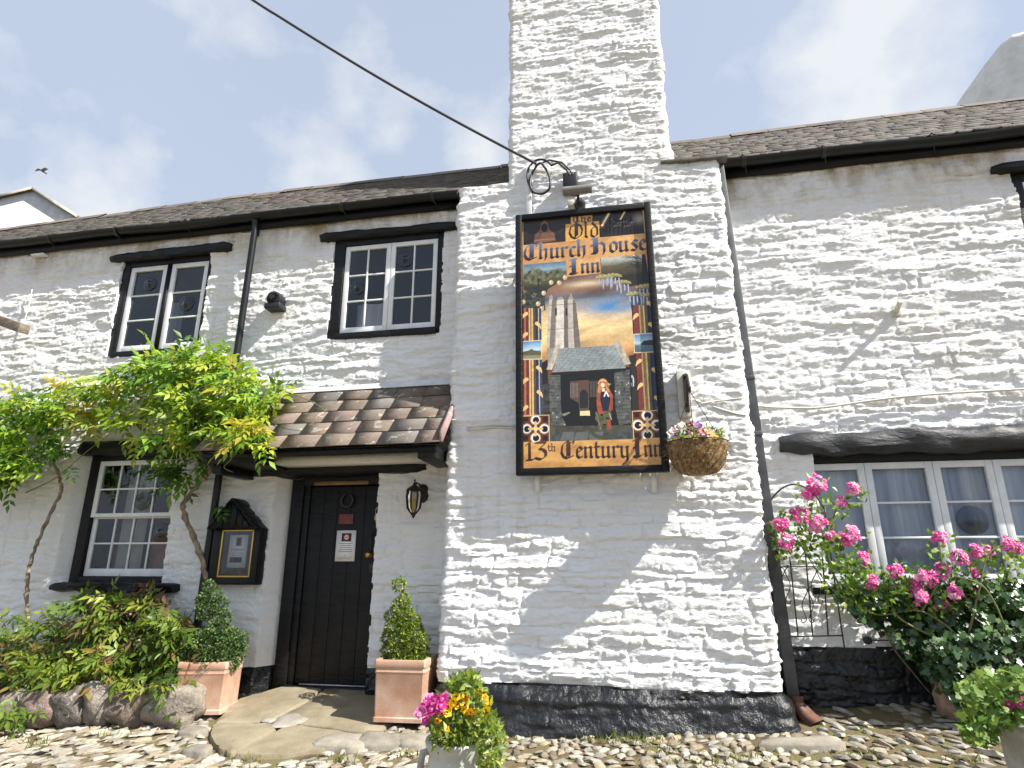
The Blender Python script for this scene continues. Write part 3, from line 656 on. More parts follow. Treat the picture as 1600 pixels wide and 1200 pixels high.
# porch roof over the door: five courses of lichened stone tiles
pe0, pe1 = at(306, 699, -.62), at(694, 696, -.62)
PX0, PX1, PYE, PZE, PZT = pe0[0], -1.56, -.62, (pe0[2]+pe1[2])/2, 3.185
pc = bpy.data.objects.new('porch', None); COL.objects.link(pc); pc.parent = inn
mb = MB(); rs = np.random.default_rng(5); nrow = 5; dv = np.array([0, -PYE, PZT-PZE]); dl = np.linalg.norm(dv); dv /= dl; nv = np.array([0, -dv[2], dv[1]])
cols_ = [(.205, .16, .125), (.20, .157, .125), (.195, .16, .132), (.215, .165, .13), (.21, .16, .138), (.185, .165, .15), (.225, .18, .138)]
for r_ in range(nrow):
    x = PX0-(0 if r_ % 2 else .12)
    while x < PX1:
        wd = rs.uniform(.25, .36); xa, xb = max(x, PX0), min(x+wd-.006, PX1); x += wd
        if xb-xa < .03: continue
        d0 = dl*r_/nrow-.02; d1 = min(dl*(r_+1)/nrow+.05, dl)
        o = np.array([0, PYE, PZE]); lo, hi = .024+rs.normal(0, .0025), .012; sk = rs.normal(0, .005)
        def q(xx, d, h): return tuple(np.array([xx, 0, 0])+o+dv*d+nv*h)
        T = .011
        V = [q(xa, d0+sk, lo), q(xb, d0-sk, lo), q(xb, d1, hi), q(xa, d1, hi), q(xa, d0+sk, lo-T), q(xb, d0-sk, lo-T), q(xb, d1, hi-T), q(xa, d1, hi-T)]
        c = np.array(cols_[rs.integers(0, 7)])*rs.uniform(.93, 1.07)
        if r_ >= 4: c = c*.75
        mb.add(V, [(0, 1, 2, 3), (4, 5, 1, 0), (5, 6, 2, 1), (7, 4, 0, 3), (7, 6, 5, 4)], tuple(c))
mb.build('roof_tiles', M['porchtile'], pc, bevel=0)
mb = MB(); mb.add([(PX0+.03, PYE+.03, PZE-.012), (PX1-.02, PYE+.03, PZE-.012), (PX1-.02, 0, PZT-.02), (PX0+.03, 0, PZT-.02)], [(3, 2, 1, 0)]); mb.box((PX0+.05, PYE+.035, PZE-.075), (PX1-.05, PYE+.07, PZE-.015)); mb.build('eaves_board', M['blackwood'], pc)
mb = MB(); mb.box((PX0+.05, PYE+.05, PZE-.12), (PX0+.62, .05, PZE-.03)); mb.box((PX0+.12, PYE+.1, PZE-.2), (PX0+.22, .05, PZE-.121)); mb.build('bracket', M['blackwood'], pc, bevel=.008)
mb = MB(); mb.box((PX1-.22, PYE+.05, PZE-.13), (PX1-.05, .02, PZE-.02)); mb.build('bracket', M['blackwood'], pc, bevel=.008)
mb = MB(); mb.box((PX0+.6, -.30, PZE-.095), (PX1-.22, .0, PZE-.02)); mb.build('soffit', M['wash'], pc)
mb = MB(); mb.add([(PX0+.35, -.035, PZT-.005), (PX1, -.045, PZT+.0), (PX1, -.012, PZT+.075), (PX0+.35, -.03, PZT+.035)], [(0, 1, 2, 3)]); mb.build('flashing', M['lead'], pc)
mb = MB(); a = np.array([PX1+.0, PYE, PZE]); 
mb.add([a+(.0, -.02, .0), a+(.03, -.02, .0), a+(.03, 0, .0)+dv*dl*.55, a+(0, 0, 0)+dv*dl*.55, a+(0, -.04, .09), a+(.03, -.04, .09), a+(.03, -.02, .06)+dv*dl*.55, a+(0, -.02, .06)+dv*dl*.55], [(0, 1, 5, 4), (1, 2, 6, 5), (4, 5, 6, 7), (0, 4, 7, 3), (2, 3, 7, 6)], (.3, .2, .19)); mb.build('verge_tile', M['porchtile'], pc)
# rendered chimney at the right end of the ridge
cy = 2.0
pts = [at(px, py, cy+.9*(1712-px)/184) for px, py in ((1528, 200), (1530, 150), (1534, 115), (1541, 98), (1552, 84), (1566, 66), (1580, 55), (1604, 47), (1650, 50), (1700, 58), (1712, 200))]
P_ = np.array([(p[0], p[2], p[1]-cy) for p in pts]); dense = []
for i in range(len(P_)-1):
    for t_ in np.linspace(0, 1, 8)[:-1]: dense.append(P_[i]+(P_[i+1]-P_[i])*t_)
dense.append(P_[-1]); dense = np.array(dense); cen = np.array([(P_[0, 0]+P_[-1, 0])/2, P_[0, 1]-.2, .45]); k = len(dense); mb = MB(); V = []
rings = [(.05, 0), (.3, 0), (.55, 0), (.8, .0), (.93, .0), (.985, .03), (1, .09), (1, .25), (1, .5), (1, .8), (.98, .9), (.9, .93)]
for f_, dy in rings:
    for q in dense:
        x, z, yq = cen+(q-cen)*f_; crease = .035*sstep(-.012, .012, (z-cen[1]-.75)-.8*(x-cen[0]+.10))
        V.append((x+.02*fbm(np.array([z*4]), np.array([dy*5]), 7, 3)[0], cy+yq+dy-(crease if dy < .1 else 0)+.02*fbm(np.array([x*3]), np.array([z*3]), 4, 4)[0], z+.02*fbm(np.array([x*4]), np.array([dy*4]), 9, 3)[0]))
mb.add(V, [(i*k+j, i*k+j+1, (i+1)*k+j+1, (i+1)*k+j)[::-1] for i in range(len(rings)-1) for j in range(k-1)]); mb.build('chimney', M['stackwash'], inn, 60)
# neighbour's gable beyond the left end
nb = empty('neighbouring_house', (-21, 9, .3), 'smooth pale rendered gable with stone coping rising behind the left end of the roof', 'house')
P_ = [at(-60, 318, 9), at(-5, 312, 9), at(53, 298, 9), at(124, 342, 9), at(170, 372, 9)]
poly = [(p[0], p[2]) for p in P_]; poly = [(poly[0][0]-6, poly[1][1]-1.2)]+poly[1:]+[(poly[-1][0]+.3, .2), (poly[0][0]-6, .2)]
mb = MB(); mb.prism(poly, 9, 15); mb.build('wall', M['render'], nb)
mb = MB()
for i in range(0, 4):
    a, b_ = poly[i], poly[i+1]
    mb.add([(a[0], 8.9, a[1]), (b_[0], 8.9, b_[1]), (b_[0], 9.3, b_[1]), (a[0], 9.3, a[1]), (a[0], 8.9, a[1]+.10), (b_[0], 8.9, b_[1]+.10), (b_[0], 9.3, b_[1]+.10), (a[0], 9.3, a[1]+.10)], [(0, 1, 5, 4), (4, 5, 6, 7), (2, 3, 7, 6), (0, 4, 7, 3), (1, 2, 6, 5)], (.32, .28, .2))
mb.build('coping', simple('lichened_coping', (.36, .33, .26), (.5, .47, .4), .9, 3), nb)
# stub of the old bracket beam at the left edge, on the wall
a, b_ = at(38, 514, -.5), at(-40, 486, -.05)
mb = MB(); d = b_-a; 
mb.tube([a, b_], .075, 4, sq=True); tag(mb.build('timber_beam', M['oldwood'], None, False, tuple(b_), .006), 'weathered grey timber beam end jutting from the upper wall at the left edge', 'beam')
# ------------------------------------------------------------ the painted pub sign
SY = -.55
tl, tr_, br, bl = at(805, 338, SY), at(1016, 312, SY), at(1047, 736, SY), at(806, 743, SY)
SX0, SX1, SZ0, SZ1 = (tl[0]+bl[0])/2, (tr_[0]+br[0])/2, (bl[2]+br[2])/2, (tl[2]+tr_[2])/2
sign = empty('pub_sign', ((SX0+SX1)/2, SY, SZ0), 'tall painted pub sign in a black frame with gold lettering panels on the chimney breast', 'sign')
fw = .058
mb = MB(); mb.box((SX0, SY, SZ0), (SX0+fw, SY+.075, SZ1)); mb.box((SX1-fw, SY, SZ0), (SX1, SY+.075, SZ1)); mb.box((SX0+fw, SY+.001, SZ0), (SX1-fw, SY+.074, SZ0+fw)); mb.box((SX0+fw, SY+.001, SZ1-fw), (SX1-fw, SY+.074, SZ1)); mb.build('frame', M['blackwood'], sign, bevel=.006)
mb = MB(); mb.box((SX0+.02, SY+.05, SZ0+.02), (SX1-.02, SY+.07, SZ1-.02)); mb.build('backboard', M['blackwood'], sign)
for px, py, h in ((840, 757, .16), (1022, 757, .16)):
    p = at(px, py, -.40); mb = MB(); mb.box((p[0]-.022, -.425, p[2]-.07), (p[0]+.022, -.40, SZ0+.10)); mb.box((p[0]-.022, -.43, SZ0+.05), (p[0]+.022, SY+.06, SZ0+.09)); mb.build('bracket', M['whitepaint'], sign)
p = at(796, 434, -.3); mb = MB(); mb.box((p[0]-.05, -.36, p[2]-.02), (SX0+.05, -.33, p[2]+.02)); mb.box((SX0+.01, -.36, p[2]-.02), (SX0+.05, SY+.06, p[2]+.02)); mb.build('bracket', M['whitepaint'], sign)
IX0, IX1, IZ0, IZ1 = SX0+fw-.002, SX1-fw+.002, SZ0+fw-.002, SZ1-fw+.002
NW, NH = 380, 800
PW, PH = IX1-IX0, IZ1-IZ0
def su(px, py):            # survey: photo point on the sign -> panel coordinates, u right, v down, 0..1
    p = at(px, py, SY+.03); return ((p[0]-IX0)/PW, (IZ1-p[2])/PH)
def A_(x, y): return su(795+x/5.219, 300+y/5.219)     # readings taken on two enlargements of the photo
def B_(x, y): return su(795+x/5.108, 520+y/5.108)
uu, vv = np.meshgrid((np.arange(NW)+.5)/NW, (np.arange(NH)+.5)/NH)
XM, YM = uu*PW, vv*PH
IMG = np.zeros((NH, NW, 3)); 
def inpoly(P):
    P = np.array(P); m = np.zeros(uu.shape, bool); n = len(P)
    for i in range(n):
        (x1, y1), (x2, y2) = P[i], P[(i+1) % n]
        if y1 == y2: continue
        c = ((y1 <= vv) & (vv < y2)) | ((y2 <= vv) & (vv < y1)); m ^= c & (uu < (x2-x1)*(vv-y1)/(y2-y1)+x1)
    return m
def paint(mask, c, a=1.0):
    c = np.asarray(c, float); a = a*mask if np.ndim(a) else a*mask.astype(float)
    IMG[:] = IMG*(1-a[..., None])+a[..., None]*c
def ell(cx, cy, rx, ry): return ((uu-cx)*PW/rx)**2+((vv-cy)*PH/ry)**2 < 1
def line(p, q, wd, c, a=1.0):
    ax, ay, bx, by = p[0]*PW, p[1]*PH, q[0]*PW, q[1]*PH; dx, dy = bx-ax, by-ay; l2 = dx*dx+dy*dy+1e-12
    t_ = np.clip(((XM-ax)*dx+(YM-ay)*dy)/l2, 0, 1); d = np.hypot(XM-ax-t_*dx, YM-ay-t_*dy); paint(np.clip((wd/2-d)/.003+.5, 0, 1) > 0, c, np.clip((wd/2-d)/.003+.5, 0, 1)*a)
def grad(stops):           # vertical stops (v, colour)
    V = [s[0] for s in stops]; return np.stack([np.interp(vv, V, [s[1][k] for s in stops]) for k in range(3)], -1)
gold = lin(214, 162, 92); gold2 = lin(184, 128, 66)
nz = fbm(XM*9, YM*14, 3, 4)[..., None]; nz2 = fbm(XM*30, YM*30, 8, 3)[..., None]
gtex = np.array(gold)+(np.array(gold2)-np.array(gold))*(.5+.9*nz)
paint(np.ones_like(uu, bool), np.clip(gtex, 0, 1))
# evening sky behind the tower
v0 = A_(600, 680)[1]; v1 = B_(600, 860)[1]
cl = fbm(XM*2.6, YM*8.5+XM*2, 12, 5)[..., None]
skyc = grad([(v0, lin(98, 82, 74)), (v0+.05, lin(140, 98, 72)), (v0+.09, lin(82, 88, 100)), (v0+.16, lin(206, 176, 124)), (v0+.24, lin(228, 196, 130)), (v0+.31, lin(196, 138, 76)), (v0+.37, lin(126, 76, 42)), (v0+.44, lin(92, 60, 40))])
skyc = skyc*(1+.75*cl)+np.array(lin(120, 80, 50))*np.clip(-cl, 0, 1)*.25
main = inpoly([A_(120, 590), A_(1110, 505), A_(1130, 760), B_(990, 850), B_(325, 865), A_(108, 840)])
paint(main, np.clip(skyc, 0, 1))
bx, by = A_(850, 930); bl_ = np.exp(-(((uu-bx)/.24)**2+((vv-by)/.034)**2))*np.clip(.7+1.4*cl[..., 0], 0, 1); paint(main, lin(40, 124, 184), bl_)
bx, by = A_(640, 745); bl_ = np.exp(-(((uu-bx)/.15)**2+((vv-by)/.012)**2)); paint(main, lin(225, 205, 170), bl_*.7)
# dark corner pictures: hooded figure at left, shadowy gathering at right
P = [A_(118, 240), A_(505, 198), A_(505, 258), A_(462, 262), A_(462, 402), A_(118, 432)]; m = inpoly(P); paint(m, np.clip(np.array(lin(34, 28, 27))*(1+.8*nz)+0.004, 0, 1))
hood = [A_(200, 415), A_(215, 345), A_(255, 305), A_(262, 250), A_(290, 228), A_(318, 250), A_(328, 300), A_(370, 335), A_(383, 395), A_(300, 408)]
paint(inpoly(hood), np.clip(np.array(lin(112, 74, 52))*(1+.6*nz), 0, 1)); c = A_(290, 290); paint(ell(c[0], c[1], .03, .045), lin(22, 18, 18)); 
line(A_(215, 392), A_(370, 380), .012, lin(150, 104, 76)); line(A_(262, 330), A_(240, 385), .008, lin(70, 45, 34))
P = [A_(680, 180), A_(1088, 135), A_(1108, 335), A_(740, 370), A_(737, 235), A_(682, 240)]; m = inpoly(P); paint(m, np.clip(np.array(lin(36, 32, 31))*(1+.7*nz), 0, 1))
for x, y, s in ((785, 215, 1.), (935, 165, .6)):
    a, b_ = A_(x-25, y+55), A_(x+30, y-40); line(a, b_, .05*s, lin(120, 70, 38), .6); line(a, b_, .018*s, lin(250, 224, 170), .9)
c = A_(1070, 215); paint(m, lin(150, 140, 130), np.exp(-(((uu-c[0])/.05)**2+((vv-c[1])/.02)**2))*.8)
for i in range(7):
    x = 790+i*34; h = 40+(i*37) % 45; line(A_(x, 330), A_(x, 330-h*1.6), .016, lin(15, 14, 15)); 
for i in range(14): line(A_(835+(i*53) % 190, 225+(i*29) % 60), A_(845+(i*53) % 190, 215+(i*29) % 60), .004, lin(170, 160, 150), .6)
# landscape at left with a round tree, winter tree and river at right
P = [A_(120, 592), A_(470, 560), A_(470, 700), A_(300, 800), A_(120, 800)]; m = inpoly(P)
paint(m, np.clip(grad([(A_(0, 585)[1], lin(38, 80, 130)), (A_(0, 650)[1], lin(120, 150, 160)), (A_(0, 700)[1], lin(92, 92, 60)), (A_(0, 800)[1], lin(52, 50, 34))])*(1+.35*nz), 0, 1))
for x, y, r_ in ((185, 660, .05), (235, 670, .06), (290, 680, .055), (225, 710, .06), (400, 660, .05), (355, 660, .04), (150, 690, .045), (440, 670, .04)):
    c = A_(x, y); m2 = (((uu-c[0])*PW/r_)**2+((vv-c[1])*PH/(r_*.85))**2 < 1+.9*nz2[..., 0]) & m; paint(m2, np.clip(np.array(lin(98, 100, 78))*(1+1.0*nz2)-.02, 0, 1))
line(A_(238, 700), A_(240, 780), .012, lin(40, 34, 26))
P = [A_(752, 535), A_(1110, 505), A_(1148, 740), A_(980, 770), A_(755, 660)]; m = inpoly(P)
paint(m, np.clip(grad([(A_(0, 515)[1], lin(70, 140, 180)), (A_(0, 590)[1], lin(185, 195, 190)), (A_(0, 640)[1], lin(140, 140, 130)), (A_(0, 670)[1], lin(92, 84, 58)), (A_(0, 760)[1], lin(44, 40, 30))])*(1+.25*nz), 0, 1))
paint(inpoly([A_(1085, 508), A_(1112, 505), A_(1150, 745), A_(1085, 740)]), lin(30, 30, 34))
rs = np.random.default_rng(3)
for i in range(26):
    x, y = 1085-rs.random()*40, 520+rs.random()*110; ang = math.pi+rs.normal(0, .5); l = rs.uniform(60, 190); x2, y2 = x+l*math.cos(ang), y+l*.45*math.sin(ang); mx_, my_ = (x+x2)/2, (y+y2)/2-12
    if x2 < 760: continue
    line(A_(x, y), A_(mx_, my_), .006, lin(50, 46, 44), .85); line(A_(mx_, my_), A_(x2, y2), .004, lin(60, 56, 52), .8)
# apple boughs at left, wisteria at right
P = [A_(105, 850), A_(160, 790), A_(330, 770), A_(290, 860), A_(300, 960), A_(190, 1000), A_(105, 950)]; paint(inpoly(P) & (nz2[..., 0] > -.45), np.clip(np.array(lin(42, 50, 46))*(1+.9*nz2), 0, 1))
for i in range(16): x, y = 110+rs.random()*190, 800+rs.random()*180; line(A_(x, y), A_(x+rs.normal(0, 40), y+rs.normal(0, 26)), .016, lin(62, 74, 64), .8)
for x, y in ((345, 735), (410, 738), (458, 695), (284, 822), (118, 895), (238, 910), (268, 950)):
    c = A_(x, y); paint(ell(c[0], c[1], .021, .024), lin(196, 160, 118)); paint(ell(c[0]-.006, c[1]-.003, .009, .011), lin(236, 214, 180))
P = [A_(985, 860), A_(1165, 760), A_(1190, 1000), A_(1000, 960)]; paint(inpoly(P), lin(30, 36, 42), .8)
for x, y in ((780, 690), (925, 735), (1030, 830), (1110, 770), (850, 680), (1140, 840)):
    for k in range(11):
        a = -2.9+k*.26; line(A_(x, y), A_(x+72*math.cos(a), y-30*math.sin(a)*-1+14), .016, lin(176, 164, 104) if k % 2 else lin(136, 128, 76))
    for k in range(4): line(A_(x-42+k*30, y+20), A_(x-40+k*31, y+70+(k % 2)*24), .015, lin(112, 128, 156)); line(A_(x-42+k*30, y+20), A_(x-40+k*31, y+60+(k % 2)*24), .006, lin(170, 186, 206))
# the church tower
P = [A_(310, 1200), A_(330, 850), A_(345, 836), A_(358, 850), A_(362, 890), A_(388, 884), A_(400, 858), A_(437, 852), A_(450, 880), A_(480, 878), A_(495, 850), A_(507, 815), A_(520, 850), A_(545, 900), A_(580, 1200), B_(580, 110), B_(300, 290)]
m = inpoly(P); paint(m, np.clip(np.array(lin(150, 140, 130))*(1+.18*nz+.12*nz2), 0, 1))
for x0, x1, c in ((322, 352, (188, 178, 166)), (352, 385, (110, 100, 94)), (392, 450, (206, 198, 186)), (450, 478, (92, 82, 78)), (482, 520, (186, 176, 164)), (520, 560, (104, 90, 84))):
    P = [A_(x0, 880), A_(x1, 870), B_(x1-12+(x1-440)*.18, 120), B_(x0-12+(x0-440)*.18, 125)]; paint(inpoly(P) & m, np.clip(np.array(lin(*c))*(1+.2*nz2), 0, 1), .85)
for y in (912, 1110): line(A_(320, y+12), A_(545, y-4), .006, lin(80, 72, 68), .8)
for x in (385, 470): line(A_(x, 950), A_(x, 1000), .016, lin(46, 40, 40))
paint(inpoly([B_(262, 240), B_(310, 210), B_(320, 660), B_(265, 650)]), lin(38, 30, 28)); paint(inpoly([B_(960, 180), B_(1015, 170), B_(1030, 630), B_(975, 630)]), lin(48, 42, 38))
paint(inpoly([B_(262, 410), B_(320, 405), B_(322, 660), B_(270, 655)]), np.clip(np.array(lin(60, 58, 52))*(1+.8*nz2), 0, 1)); paint(inpoly([B_(962, 345), B_(985, 335), B_(1000, 360), B_(1000, 425), B_(970, 425)]), lin(190, 190, 190)); line(B_(984, 360), B_(986, 420), .01, lin(40, 40, 44))
# lychgate: dark yard, stone piers, slate roof
paint(inpoly([B_(318, 330), B_(975, 270), B_(995, 850), B_(325, 866)]), lin(24, 24, 24))
course = (np.sin(YM*210+3*nz[..., 0]) > .86) | (np.sin(XM*70+np.floor(YM*33)*2.4) > .985)
for P in ([B_(318, 335), B_(410, 335), B_(420, 660), B_(460, 740), B_(330, 745)], [B_(840, 320), B_(965, 290), B_(980, 720), B_(880, 735), B_(850, 600)]):
    m = inpoly(P); paint(m, np.clip(np.array(lin(86, 88, 84))*(1+.7*nz2), 0, 1)); paint(m & course, lin(40, 40, 40), .7); paint(m & (nz2[..., 0] > .62), lin(200, 204, 200), .8)
paint(inpoly([B_(325, 745), B_(995, 735), B_(998, 850), B_(325, 866)]), np.clip(grad([(B_(0, 740)[1], lin(74, 68, 46)), (B_(0, 860)[1], lin(66, 70, 70))])*(1+.5*nz2), 0, 1))
for x in (430, 540, 660): paint(inpoly([B_(x, 790), B_(x+95, 788), B_(x+85, 855), B_(x-20, 858)]), lin(104, 108, 106), .55)
m = inpoly([B_(490, 385), B_(640, 375), B_(640, 620), B_(560, 620), B_(560, 560), B_(490, 520)]); paint(m, lin(92, 66, 50))
paint(inpoly([B_(490, 390), B_(555, 392), B_(555, 520), B_(490, 520)]), lin(52, 44, 40)); 
for i in range(6): line(B_(494+i*11, 398), B_(494+i*11, 515), .005, lin(136, 122, 108))
m = inpoly([B_(565, 600), B_(565, 480), B_(590, 448), B_(620, 460), B_(632, 490), B_(632, 600)]); paint(m, lin(34, 36, 38))
paint(inpoly([B_(568, 622), B_(648, 620), B_(648, 660), B_(568, 660)]), lin(216, 196, 140)); paint(inpoly([B_(640, 378), B_(720, 372), B_(715, 520), B_(645, 520)]), lin(30, 27, 26))
for i in range(6): line(B_(650+i*12, 385), B_(650+i*12, 510), .005, lin(104, 92, 82))
paint(inpoly([B_(415, 650), B_(485, 628), B_(490, 640), B_(440, 665)]), lin(120, 116, 108))
rf_ = inpoly([B_(345, 312), B_(430, 118), B_(520, 118), B_(845, 95), B_(935, 280)]); rowv = np.sin(YM*420+nz[..., 0]) > .55
paint(rf_, np.clip(np.array(lin(140, 148, 150))*(1+.25*nz+.25*nz2), 0, 1)); paint(rf_ & rowv, lin(84, 92, 98), .55); paint(rf_ & (np.sin(XM*130+np.floor(YM*67)*1.9) > .93), lin(70, 78, 84), .6)
paint(inpoly([B_(340, 318), B_(935, 285), B_(935, 305), B_(340, 336)]), lin(28, 27, 28))
for P in ([B_(300, 292), B_(375, 98), B_(415, 95), B_(345, 292)], [B_(835, 75), B_(860, 62), B_(885, 66), B_(975, 245), B_(925, 258)]): paint(inpoly(P), np.clip(np.array(lin(176, 168, 150))*(1+.5*nz2), 0, 1))
# robed figure with a halo, small winged beast at the feet
c = B_(750, 400); paint(ell(c[0], c[1], .04, .04), lin(206, 142, 62)); paint(ell(c[0], c[1], .032, .032), lin(222, 168, 84))
paint(inpoly([B_(705, 440), B_(725, 390), B_(775, 388), B_(800, 440), B_(830, 500), B_(830, 610), B_(800, 640), B_(712, 650), B_(700, 560)]), np.clip(np.array(lin(156, 66, 34))*(1+.4*nz2), 0, 1))
paint(inpoly([B_(722, 400), B_(705, 470), B_(730, 480), B_(740, 400)]), lin(190, 128, 58)); paint(inpoly([B_(775, 400), B_(808, 470), B_(785, 480), B_(765, 400)]), lin(190, 128, 58))
paint(inpoly([B_(735, 470), B_(790, 468), B_(812, 530), B_(795, 620), B_(750, 625), B_(728, 530)]), lin(30, 36, 52)); c = B_(750, 415); paint(ell(c[0], c[1], .016, .023), lin(232, 206, 178)); paint(inpoly([B_(738, 440), B_(764, 440), B_(768, 465), B_(745, 468)]), lin(226, 200, 174))
line(B_(762, 505), B_(775, 470), .012, lin(232, 220, 210)); line(B_(795, 505), B_(778, 470), .012, lin(232, 220, 210)); line(B_(795, 400), B_(800, 425), .005, lin(214, 190, 120)); line(B_(786, 410), B_(812, 408), .005, lin(214, 190, 120))
gr_ = lin(84, 86, 58)
for P in ([B_(690, 622), B_(760, 680), B_(740, 780), B_(705, 770), B_(712, 720), B_(690, 690)], [B_(755, 640), B_(800, 612), B_(822, 640), B_(815, 690), B_(780, 670), B_(775, 730), B_(740, 720)]): paint(inpoly(P), np.clip(np.array(gr_)*(1+.5*nz2), 0, 1))
for i in range(16):
    a = -.3+i*.24; a2 = a+.26; line(B_(760+88*math.cos(a), 795+40*math.sin(a)), B_(760+88*math.cos(a2), 795+40*math.sin(a2)), .03, lin(66, 70, 48))
paint(inpoly([B_(780, 690), B_(815, 690), B_(818, 765), B_(782, 770)]), lin(150, 66, 34)); line(B_(700, 640), B_(735, 770), .005, lin(130, 130, 92)); line(B_(800, 640), B_(820, 690), .006, lin(180, 176, 140))
# moulded columns at the sides with gold leaves
for side, (T, Bt) in enumerate((((106, 262, 945), (106, 270, 655)), ((1000, 1192, 920), (1030, 1212, 618)))):
    x0, x1, y0 = T; X0, X1, Y1 = Bt
    bands = [(0, .11, (92, 40, 32)), (.11, .20, (176, 96, 60)), (.20, .36, (104, 44, 34)), (.36, .42, (210, 172, 104)), (.42, .5, (140, 104, 58)), (.5, .58, (206, 168, 100)), (.58, .7, (84, 66, 44)), (.7, .84, (28, 46, 76)), (.84, .88, (196, 160, 100)), (.88, 1, (34, 62, 104))]
    if side: bands = [(0, .06, (60, 28, 26)), (.06, .3, (112, 48, 38)), (.3, .36, (214, 178, 110)), (.36, .48, (150, 112, 62)), (.48, .54, (222, 190, 126)), (.54, .66, (96, 76, 48)), (.66, .76, (30, 34, 42)), (.76, .86, (26, 56, 100)), (.86, .89, (190, 156, 100)), (.89, 1, (36, 78, 130))]
    for a, b_, c in bands:
        P = [A_(x0+(x1-x0)*a, y0), A_(x0+(x1-x0)*b_, y0), B_(X0+(X1-X0)*b_, Y1), B_(X0+(X1-X0)*a, Y1)]; m = inpoly(P)
        ctr = (P[0][0]+P[1][0]+P[2][0]+P[3][0])/4; wd_ = max(1e-3, abs(P[1][0]-P[0][0])); paint(m, np.clip(np.array(lin(*c))*(1+.25*nz2), 0, 1))
def leafp(f, x, y, flip):
    d = -1 if flip else 1; paint(inpoly([f(x, y), f(x+d*8, y-26), f(x+d*26, y-44), f(x+d*46, y-42), f(x+d*50, y-24), f(x+d*34, y-12), f(x+d*14, y+2), f(x, y+18)]), lin(226, 184, 110))
for f, x, y, fl in ((A_, 108, 1020, 0), (A_, 262, 1100, 1), (A_, 108, 1185, 0), (B_, 108, 400, 0), (B_, 265, 305, 1), (B_, 270, 500, 1), (B_, 106, 620, 0), (A_, 1012, 1030, 0), (A_, 1172, 930, 1), (A_, 1186, 1105, 1), (B_, 1014, 250, 0), (B_, 1026, 440, 0), (B_, 1188, 320, 1), (B_, 1208, 545, 1)): leafp(f, x, y, fl)
# two little sea views set into the columns
for q, sgn in (([B_(106, 68), B_(260, 58), B_(260, 208), B_(106, 212)], 0), ([B_(998, 10), B_(1168, 0), B_(1175, 150), B_(1003, 158)], 1)):
    m = inpoly(q); t0, t1 = q[0][1], q[2][1]; paint(m, np.clip(grad([(t0, lin(40, 120, 180)), (t0+(t1-t0)*.5, lin(176, 200, 210)), (t0+(t1-t0)*.62, lin(96, 98, 72) if not sgn else lin(84, 108, 122)), (t1, lin(150, 146, 116) if not sgn else lin(60, 92, 110))])*(1+.25*nz), 0, 1))
    if sgn: paint(inpoly([B_(1050, 95), B_(1075, 62), B_(1150, 52), B_(1168, 70), B_(1168, 98)]), lin(44, 40, 40))
    else: paint(inpoly([B_(108, 150), B_(150, 142), B_(185, 126), B_(200, 138), B_(258, 148), B_(258, 175), B_(108, 178)]), lin(92, 86, 54))
    for i in range(4): line(q[i], q[(i+1) % 4], .007, lin(226, 196, 140))
# quatrefoil roundels in the lower corners
for cx, cy, s, q in ((213, 765, 1.0, [B_(108, 665), B_(320, 655), B_(324, 868), B_(108, 875)]), (1105, 735, 1.08, [B_(985, 625), B_(1222, 618), B_(1228, 838), B_(998, 848)])):
    m = inpoly(q); paint(m, np.clip(np.array(lin(92, 40, 26))*(1+.3*nz2), 0, 1))
    for dx in (-1, 1):
        for dy in (-1, 1): c = B_(cx+dx*78*s, cy+dy*76*s); paint((np.abs(uu-c[0])*PW < .02) & (np.abs(vv-c[1])*PH < .02), lin(44, 20, 16))
    for dx, dy in ((0, -1), (0, 1), (-1, 0), (1, 0)):
        c = B_(cx+dx*70*s, cy+dy*72*s); paint(ell(c[0], c[1], .047*s, .047*s), lin(178, 138, 76)); paint(ell(c[0], c[1], .039*s, .039*s), lin(232, 230, 222)); paint(ell(c[0]+.003, c[1]+.001, .028*s, .028*s), lin(20, 18, 18))
    c = B_(cx, cy); 
    for dx, dy in ((0, -1), (0, 1), (-1, 0), (1, 0)): line(B_(cx+dx*52*s, cy+dy*52*s), c, .02, lin(212, 174, 104))
    paint(ell(c[0], c[1], .02*s, .02*s), lin(226, 190, 124))
    for i in range(4): line(q[i], q[(i+1) % 4], .006, lin(214, 178, 112))
paint(inpoly([B_(108, 874), B_(1230, 838), B_(1250, 1060), B_(105, 1085)]), np.clip(np.array(lin(206, 154, 72))+(np.array(lin(176, 120, 52))-np.array(lin(206, 154, 72)))*(.5+.9*nz), 0, 1))
m = inpoly([A_(465, 545), A_(745, 530), A_(750, 655), A_(735, 662), A_(475, 690)]); IMG[m] = np.clip(gtex, 0, 1)[m]
paint(inpoly([A_(465, 262), A_(735, 235), A_(738, 372), A_(465, 402)]), np.clip(np.array(lin(205, 150, 52))*(1+.3*nz), 0, 1))
